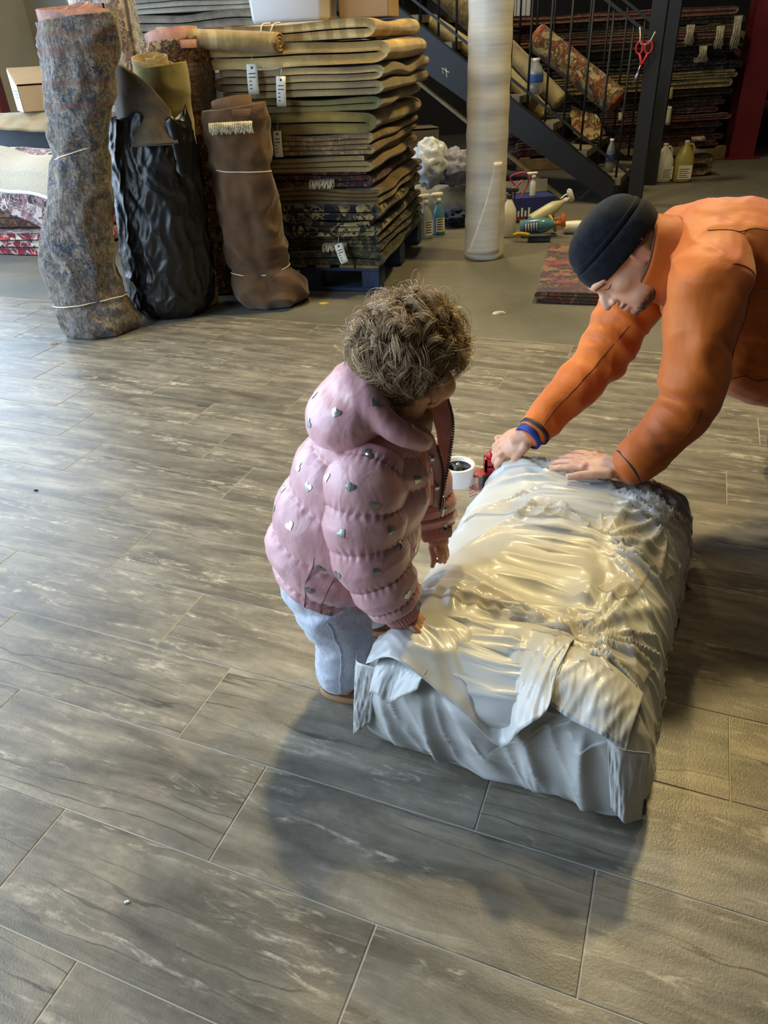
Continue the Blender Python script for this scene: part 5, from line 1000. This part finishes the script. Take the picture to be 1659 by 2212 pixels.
spray('clear spray bottle with white label touching the tall rug stack',(.395,5.22,0),.5,MT['clearb'],.28,.046)
spray('white tall bottle with grey trigger standing right of the film roll',(.945,5.13,0),2.8,MT['whiteb'],.31,.05,trig=MT['dkpl'],lab=False)
spray('pale blue bottle lying on its side with orange trigger',(1.02,5.10,.052),0,MT['blueb'],.30,.05,lie=(0,1.45,-.25),trig=MT['orange'],labm=MT['lblue'])
spray('cream spray bottle lying against the stair stringer',(1.13,5.28,.055),0,MT['natural'],.34,.045,lie=(0,1.15,.25),lab=False)
spray('small white bottle lying below the stair stringer',(1.32,5.12,.04),0,MT['whiteb'],.20,.035,lie=(0,1.5,-.2),lab=False)
# scrub brush with green head
T=thing('scrub_brush','round scrub brush with yellow green bristle pad','brush',(1.235,5.13,.0)); V,F=lathe([(0,.0),(.055,.0),(.062,.008),(.058,.018),(.02,.026),(0,.027)],24); Rm=np.array(Matrix.Rotation(1.15,3,'Y')); V=V@Rm.T+np.array([0,0,.062]); mk('pad',V,F,MT['yel'],T); V,F=tube(resamp([(-.01,-.01,.085),(-.05,-.02,.09),(-.07,-.05,.06)],10),.012,8); mk('grip',V,F,MT['green'],T)
T=thing('hand_brush','grey bristle brush with yellow handle on the concrete','brush',(1.09,4.93,0),-.1); V,F=tube(resamp([(-.14,.03,.035),(-.10,.02,.045),(-.04,0,.04)],12),.014,8); mk('handle',V,F,MT['yellow'],T); V,F=box(-.05,.10,-.025,.025,.025,.045,.005); mk('block',V,F,MT['dkpl'],T)
fr=[tube([(x,y,.026),(x+.006*math.sin(x*900),y-.004,.002)],.003,4) for x in np.linspace(-.045,.095,22) for y in (-.018,-.006,.006,.018)]; V,F=join(*fr); mk('bristles',V,F,plain('grey_bristle',h('55606c'),.8),T)
# blue carton with white lettering strokes under the stairs
T=thing('product_box','dark blue printed carton standing under the stair stringer','box',(1.16,5.55,0),.12); V,F=box(-.17,.20,0,.18,0,.16); mk('carton',V,F,MT['bluepl'],T,False); V,F=loft(np.array([[(-.17,.18,.16),(.20,.18,.16),(.20,.18,.165),(-.17,.18,.165)],[(-.15,.25,.235),(.22,.25,.235),(.22,.25,.24),(-.15,.25,.24)]])); mk('flap',V,F,MT['dkpl'],T,False)
st=[]
for q,x in enumerate(np.linspace(-.13,.0,6)): st.append(box(x,x+.014,-.002,-.0005,.035,.075+.02*(q%2)))
V,F=join(*st); mk('print',V,F,MT['white_pl'],T,False); V,F=box(-.16,-.02,-.002,-.0005,.010,.028); mk('red_stripe',V,F,MT['redink'],T,False)
T=tag(mk('cable',*tube(resamp([(-.06,0,.005),(.0,-.03,.10),(.05,.0,.14),(.02,.05,.10),(-.03,.02,.16),(.06,-.02,.19),(.10,.03,.12),(.05,.02,.02)],60),.006,8),MT['pinkc'],None,True,(1.03,5.42,.16)),'pink coiled cable on the blue carton','cable')
spray('thin white bottle standing in the blue carton',(1.20,5.62,.16),.2,MT['whiteb'],.16,.022,lab=False)
# rags and bags left of the film roll
def crumple(name,label,cat,loc,r,mat,seed,amp=.35,n=40,m=28,fr=3.):
    th=np.linspace(.03,math.pi-.03,m); a=np.linspace(0,2*math.pi,n,endpoint=False); D=np.stack([np.sin(th)[:,None]*np.cos(a),np.sin(th)[:,None]*np.sin(a),-np.cos(th)[:,None]*np.ones(n)],-1); s=1+amp*(ridge(D*fr*.7+seed)-.4)+amp*.5*pn(D*fr+seed*2); G=D*s[...,None]*np.array(r); G[...,2]-=G[...,2].min(); V,F=loft(G); return tag(mk(name,V,F,mat,None,True,loc),label,cat)
MT['rag']=plain('purple_white_rag',h('9a9bb5'),.9,0,.25,30,.4); MT['pbag']=bottle_mat('white_carrier_bag',h('c2c9d2'),.15,.3)
crumple('carrier_bag','crumpled whitish plastic bag beside the tall rug stack','bag',(.47,5.75,.22),(.13,.12,.15),MT['pbag'],3,.28)
crumple('rag','crumpled lavender patterned rag left of the film roll','cloth',(.66,5.78,.22),(.16,.12,.11),MT['rag'],7,.3)
crumple('rag','dark blue denim rag on the floor left of the film roll','cloth',(.62,5.55,.0),(.12,.11,.05),plain('denim_rag',h('22304e'),.9),11,.5)
lying_roll('rug_roll','beige towel roll lying between stack and film roll',(.38,5.98,.11),(1.0,5.82,.11),.11,RM('towel','8d7c5c','b7a582',scale=9),None,21,1.0)
carton('cardboard_box','brown open box in the dark behind the carrier bag',(.30,6.55,0),.1,.55,.4,.55,True,plain('dark_cardboard',h('5a4a36'),.9))
jug('white gallon jug with white label at the foot of the stack',(2.61,6.90,0),.25,MT['whiteb'],.30,.075)
jug('yellowish gallon jug with half its liquid, right of the white jug',(2.775,6.86,0),-.15,MT['yel'],.32,.078)
pet('clear water bottle standing on the lowest stair tread',tuple(sp(.20,.30,.187)),.24,.034)
pet('large clear plastic bottle on the stairs below the cream rolls',tuple(sp(.83,.25,.748)),.24,.06)
# ---------------------------------------------------------------- red rug on the floor, big stack on the right
folded_rug('folded_rug_bale','folded dark red geometric rug lying flat behind the man',m_rug('red_geometric_rug',h('4c2a20'),h('3a2c22'),h('7d5f3a'),h('7a2c22'),11,.2),(1.60,3.42,0),-.281,.79,1.03,.055,3,41,None,.006,cat='rug')
dk=[('2a1d1e','4a2c2a','6b5540'),('1c1c24','32282a','5d5142'),('4a2420','5c3a30','7d6448'),('221a18','3c2e26','6d5d45'),('30202a','4a303a','6a5650')]
names=['maroon and brown','navy and dark brown','rust and tan','dark brown','plum','tan edged','cream floral','olive brown','wine red','charcoal','brick red','dark umber']
z=.13; cnt=0
T=thing('pallet','raw wooden pallet under the dark rug stack by the red column','pallet',(3.62,7.95,0),.03)
for k in range(7): V,F=box(-.10-.33*k,-.0-.33*k,0,1.0,.10,.12,.002); mk('deck_board',V,F,raww,T,False)
for y0 in (0,.45,.9): V,F=box(-2.1,0,y0,y0+.1,0,.10,.002); mk('runner',V,F,raww,T,False)
lay=[(.050,'wine red folded rug at the bottom of the dark stack',2),(.060,'dark red folded rug with pale fringe, second in the dark stack',8),(.050,'maroon folded rug with lighter edge, third in the dark stack',0),(.055,'plum folded rug low in the dark stack',4),(.060,'wine and brown folded rug under the large paper tag',8),(.055,'maroon folded rug beside the large paper tag',0),(.085,'brown folded rug with yellow paper tag in the dark stack',3),(.060,'dark umber folded rug under the cream floral one',11),(.075,'cream floral folded rug with bulging right end',6),(.070,'cream folded rug with frayed edge above the floral one',6),(.060,'dark folded rug with open loop at its right end',1),(.060,'navy folded rug with hanging white fringe in the dark stack',1),(.055,'charcoal folded rug high in the dark stack',9),(.055,'dark brown folded rug high in the dark stack',3),(.050,'brick red layered rug near the top of the dark stack',10),(.055,'tan edged rug near the top of the dark stack',5),(.060,'brown patterned rug on top of the dark stack',3),(.070,'topmost rug with pinkish border on the dark stack',10)]
pal_c={0:('3a1d20','4b2b2a','6d5648'),1:('17181f','262228','5b5348'),2:('3f1418','5a2a26','7d6350'),3:('33261b','46382a','6b5a42'),4:('2c1a22','40242c','61504a'),5:('5d4a33','6f5b40','8d7a58'),6:('7d6d47','8d7c54','4a3e2c'),8:('441a1e','562a28','76594a'),9:('1d1c1c','2c2927','4d463c'),10:('5c342a','6e4436','8a6a52'),11:('2a1f18','3a2c22','5d4c3a')}
mcache={}
for i,(hh,lb,ci) in enumerate(lay):
    if ci not in mcache: d_,m_,l_=pal_c[ci]; mcache[ci]=m_rug('stack_rug_%s'%names[ci].replace(' ','_'),h(d_),h(m_),h(l_),None,20+3*ci,.25)
    folded_rug('folded_rug_bale',lb,mcache[ci],(3.50+.06*math.sin(i*2.1)+(0.05 if i in (8,9,10) else 0),7.96+.03*math.sin(i*1.3),z),.03+.02*math.sin(i*1.9),2.05,.95,hh,2 if i%3 else 3,200+i,'folded rugs in the dark stack',.016,fringe=1 if i in (1,11) else 0,loopr=1.3,res=(20,16)); z+=hh+.004
for lb,p,w_,h_2,mt_ in (('yellowish paper tag on the brown folded rug of the dark stack',(2.93,7.90,.66),.085,.10,'tagy'),('long pale paper tag lower on the dark stack',(2.95,7.90,.50),.075,.16,'paper'),('small paper tag on the dark stack behind the far stair post',(2.50,7.90,.47),.05,.07,'tagy')):
    if 'tagy' not in MT: MT['tagy']=plain('manila_tag',h('c9b57a'),.85)
    paper_tag(lb,p,0,w_,h_2,.1,lines=0,mat=MT[mt_])
fm=MT['fringe']
for j,(x,zz,hh) in enumerate(((3.05,1.15,.16),(3.33,1.13,.18),(3.48,1.20,.26),(3.20,.98,.12))):
    fr=[]
    for k in range(26):
        xx=.07*(k/25.-.5); fr.append(tube([(xx,0,0),(xx*.8+.006*math.sin(k*3),-.012-.01*math.sin(k*2.2),-hh*.5),(xx*1.1+.012*math.sin(k*1.9),-.008,-hh*(.85+.15*math.sin(k*5.1)))],.0045,4))
    V,F=join(*fr); tag(mk('fringe_tassel',V,F,fm,None,True,(x,7.90,zz)),['cream fringe tassel hanging left on the dark stack','cream fringe tassel hanging mid on the dark stack','longest cream fringe tassel near the right end of the dark stack','short cream tassel below the others on the dark stack'][j],'fringe','fringe tassels on the dark stack')
folded_rug('folded_rug_bale','low brown folded rug on the floor behind the two jugs',mcache[3],(3.02,7.05,0),.0,.75,.5,.20,2,301,None,.02,loopr=1.0)
lying_roll('rug_roll','dark red rug roll with round end beside the red column',(3.80,8.75,.80),(3.95,9.8,.84),.16,mcache[2],mcache[2],31,1.0,spir=4)
lying_roll('rug_roll','pale tan rug roll slanting behind the red column',(3.35,9.0,1.20),(4.05,8.95,.98),.075,RM('tan_roll','6d5d42','8b7a58',scale=5),None,33,1.0)
lying_roll('rug_roll','dark rug roll low behind the red column',(3.7,8.9,.22),(4.6,9.1,.22),.2,mcache[1],None,35,1.0)
lying_roll('rug_roll','wine rug roll stacked low behind the red column',(3.75,8.9,.52),(4.6,9.2,.52),.13,mcache[8],None,36,1.0)
# red steel column with a small electrical box
T=thing('steel_column','dark red painted steel column in the right background','column',(3.80,8.06,0),-.12)
for nm,b in (('flange',(-.12,.12,-.11,-.095)),('flange',(-.12,.12,.095,.11)),('web',(-.008,.008,-.095,.095))): V,F=box(b[0],b[1],b[2],b[3],0,4.95); mk(nm,V,F,MT['redp'],T,False)
V,F=box(-.17,.17,-.16,.16,0,.012); mk('base_plate',V,F,MT['redp'],T,False)
T=thing('junction_box','grey white electrical box fixed to the red column','box',(3.84,7.945,1.20),-.12); V,F=box(-.06,.10,-.07,0,0,.15,.006); mk('housing',V,F,MT['paper'],T); V,F=box(-.035,.075,-.076,-.068,.03,.12,.003); mk('cover_plate',V,F,MT['white_pl'],T)
# white ribbed panel behind the film roll
T=thing('wall_panel','narrow white ribbed panel behind the film roll','panel',(1.60,9.3,0))
for k in range(5): V,F=box(.05*k,.05*k+.042,0,.03,0,2.4,.004); mk('rib',V,F,MT['white_pl'],T,False)
# ---------------------------------------------------------------- pile on the left
redf=m_rug('red_white_floral_rug',h('7a2630'),h('4a3a44'),h('c4b5a4'),h('b0303a'),13,.15); pinkf=m_rug('pink_floral_rug',h('8a6468'),h('4a3f44'),h('c6b4ac'),h('5b3a42'),15,.15); brf=m_rug('brown_left_rug',h('4a2a24'),h('3a2822'),h('75543c'),None,12,.2)
folded_rug('folded_rug_bale','red and white floral folded rug on the floor under the left pile',redf,(-2.06,5.22,0),-.32,.95,.62,.15,3,51,None,.012,loopr=1.2)
folded_rug('folded_rug_bale','dark brown folded rug in the middle of the left pile',brf,(-2.10,5.32,.165),-.3,.85,.55,.20,3,52,None,.02,loopr=1.2)
lying_roll('rug_roll','pink and black floral rug hump in the left pile',(-2.92,5.62,.55),(-2.05,5.40,.50),.17,pinkf,None,53,.85,lump=.07)
drape('rug_flap','pink floral rug flap hanging down in front of the left pile','rug',(-2.2,5.2,.0),[(-2.70,5.42,.50),(-2.40,5.28,.46),(-2.06,5.18,.42)],[(-2.42,5.22,.30),(-2.25,5.18,.24),(-2.03,5.10,.13)],pinkf,.014,30,20,6,.02)
t=NT('white_woven'); c=t.coord(); w=t.wave(c,38,1.2,2,3,'Z'); w2=t.wave(c,30,1.0,2,3,'X'); MT['woven']=t.fin(t.ramp(t.math('MULTIPLY',w,w2),[(.1,h('b5ab96')),(.6,h('ddd8cb'))]),.95,t.bump(t.math('MULTIPLY',w,w2),.8,.006),0,.1,.2)
T=thing('woven_rug','off white coarse woven rug folded over the left pile','rug',(-2.3,5.3,.47)); G=[]
for k in range(26):
    b=-.15+1.5*k/25.; G.append([(-.20+.62*s_-.02*math.sin(b*3),-.21*math.sin(b)+.02-.10*s_,-.02+.24*math.cos(b)+.012*math.sin(s_*9+b*2)-.10*s_*(1+.4*(b>0.9))) for s_ in np.linspace(0,1,30)])
V,F=grid(np.array(G)); V,F=solid(V,F,.022); mk('woven_sheet',V,F,MT['woven'],T); ed=np.array(G)[-1]; V,F=tube(ed,.014,8,roundcap=3); mk('bound_edge',V,F,MT['white_pl'],T)
st=[tube([(-.04,-.21,-.06),(-.035,-.23,-.10),(-.02,-.23,-.13)],.004,5),tube([(.30,-.24,-.12),(.31,-.26,-.17),(.30,-.26,-.22)],.004,5)]; V,F=join(*st); mk('tie_string',V,F,MT['cord'],T)
T=thing('crate','dark crate standing behind the left pile','crate',(-2.2,6.32,0),-.1)
for nm,b in (('side',(-.60,-.585,-.25,.25)),('side',(.585,.60,-.25,.25)),('front_panel',(-.585,.585,-.25,-.235)),('back_panel',(-.585,.585,.235,.25))): V,F=box(*b,0,.80); mk(nm,V,F,plain('dark_crate_wood',h('3a4048'),.8),T,False)
V,F=box(-.60,.60,-.25,.25,.80,.815); mk('lid',V,F,MT['dark'],T,False)
drape('rug_corner','beige rug corner with fringe hanging over the crate edge','rug',(-2.3,6.05,.8),[(-2.80,6.16,.828),(-2.40,6.11,.828),(-1.95,6.07,.828)],[(-2.82,6.0,.76),(-2.45,5.94,.73),(-1.98,5.90,.68)],RM('beige_corner','7c6a4c','a58f68',scale=5),.014,30,16,9,.02)
bx=carton('cardboard_box','cardboard box with white printed side on the left crate',(-2.37,6.25,.836),.50,.34,.32,.16,True,None,.11)
V,F=box(-.1725,-.1705,-.16,.16,.0,.155); V[:,2]+=.11*(V[:,1]+.16)/.32*(V[:,2]/.16); l_=mk('white_side',V,F,MT['paper'],bx,False); V,F=join(*[box(-.1735,-.1722,-.14,.08-.03*q,.125-.02*q,.136-.02*q) for q in range(3)]); mk('print',V,F,MT['lblue'],l_,False)
T=thing('tote_bag','grey tote bag with red and white strap loop behind the blue rug roll','bag',(-1.93,6.22,.817),.1)
V,F=box(-.10,.16,-.07,.07,0,.20,.03); mk('bag_body',V,F,MT['dkpl'],T)
th=np.linspace(0,math.pi,30); P=np.stack([-.06+.105*np.cos(th)*1.0-.05*np.sin(th),-.07+0*th,.16+.20*np.sin(th)],-1); th2=np.linspace(-.6,math.pi+.6,40); P=np.stack([-.095+.09*np.cos(th2),-.075+0*th2,.27+.135*np.sin(th2)],-1)
V,F=tube(P,.020,8,sq=.45); mk('strap',V,F,plain('red_webbing',h('b5362c'),.7),T); V,F=tube((P-np.array([-.095,0,.27]))*np.array([1.12,1,1.12])+np.array([-.095,-.006,.27]),.007,8); mk('strap_edge',V,F,MT['white_pl'],T)
# pale folded rugs stacked at the back left
z=1.0
pale=[RM('pale_rug_a','6f6a5e','9c9588',scale=5),m_rug('pale_rug_b',h('6a6258'),h('585048'),h('a39a8a'),h('6a3e3a'),14,.4),RM('pale_rug_c','5c554c','8d8476',scale=6)]
T=thing('crate','tall dark crate under the pale folded rugs behind the left rolls','crate',(-1.2,7.0,0),-.05)
dcw=plain('dark_plank',h('3a332b'),.85)
for nm,b in (('side',(-.62,-.60,-.45,.45)),('side',(.60,.62,-.45,.45)),('front_panel',(-.60,.60,-.45,-.43)),('back_panel',(-.60,.60,.43,.45))): V,F=box(*b,0,.975); mk(nm,V,F,dcw,T,False)
V,F=box(-.62,.62,-.45,.45,.975,.998); mk('lid',V,F,dcw,T,False)
for i in range(5):
    hh=.10+.03*((i*7)%3); folded_rug('folded_rug_bale',['lowest grey','second','middle patterned','fourth','topmost'][i]+' pale folded rug in the stack behind the left rolls',pale[i%3],(-.62+.05*math.sin(i*2),6.58,z),-.05+.04*math.sin(i*1.7),1.15,.85,hh,3,400+i,'pale folded rugs behind the left rolls',.03,loopr=1.2,res=(18,14)); z+=hh+.003
drape('hanging_rug','cream fringed rug corner hanging on the left wall','rug',(-2.4,8.1,1.5),[(-2.75,8.12,1.95),(-2.6,8.10,1.95),(-2.42,8.12,1.95)],[(-2.62,8.08,1.55),(-2.5,8.06,1.50),(-2.40,8.08,1.42)],MT['fringe'],.02,16,16,2,.03)
# litter on the floor
for i,(lb,x,y,s,mt_) in enumerate((('torn beige paper scrap on the vinyl left of the blue roll',-1.54,3.40,.022,'card'),('yellow leaf scrap on the concrete left of the toddler',-.257,3.82,.018,'yellow'),('tiny cream crumb on the tile at bottom left',-.447,.647,.005,'paper'),('small black bead on the tile at far left',-1.10,1.995,.006,'black'),('pale wood shaving on the concrete near the red rug',.62,3.50,.03,'fringe'),('thin pale shaving on the concrete behind the toddler',.42,3.62,.03,'fringe'))):
    rs=np.random.RandomState(i+60); nn=9; aa=np.linspace(0,6.283,nn,endpoint=False); rr=s*(.6+.6*rs.rand(nn)); bse=np.stack([np.cos(aa)*rr*1.4,np.sin(aa)*rr*.6,.0+0*aa],-1); V,F=loft(np.stack([bse,bse*1.0+[0,0,s*.15],bse*.7+[0,0,s*.3+.002]])+np.array([0,0,.0002])); tag(mk('scrap',V,F,MT[mt_],None,False,(x,y,.0 if y<3.2 else -.004)),lb,'scrap')
# visible lamp housings on the ceiling
for p,lb in (((1.75,4.2,4.26),'square ceiling lamp on the right, between man and stairs'),((0.0,4.2,4.26),'square ceiling lamp on the left, near the tall rug stack'),((1.0,1.86,2.87),'small ceiling lamp hanging above the man'),((.6,6.6,4.38),'square ceiling lamp above the stairs')):
    T=thing('ceiling_lamp',lb,'lamp',p); q_=.12 if p[2]<3 else .32; V,F=box(-q_,q_,-q_,q_,.0,.06,.01); mk('housing',V,F,MT['white_pl'],T); V,F=tube([(0,0,.06),(0,0,5.0-p[2])],.012,8); mk('rod',V,F,MT['black'],T)
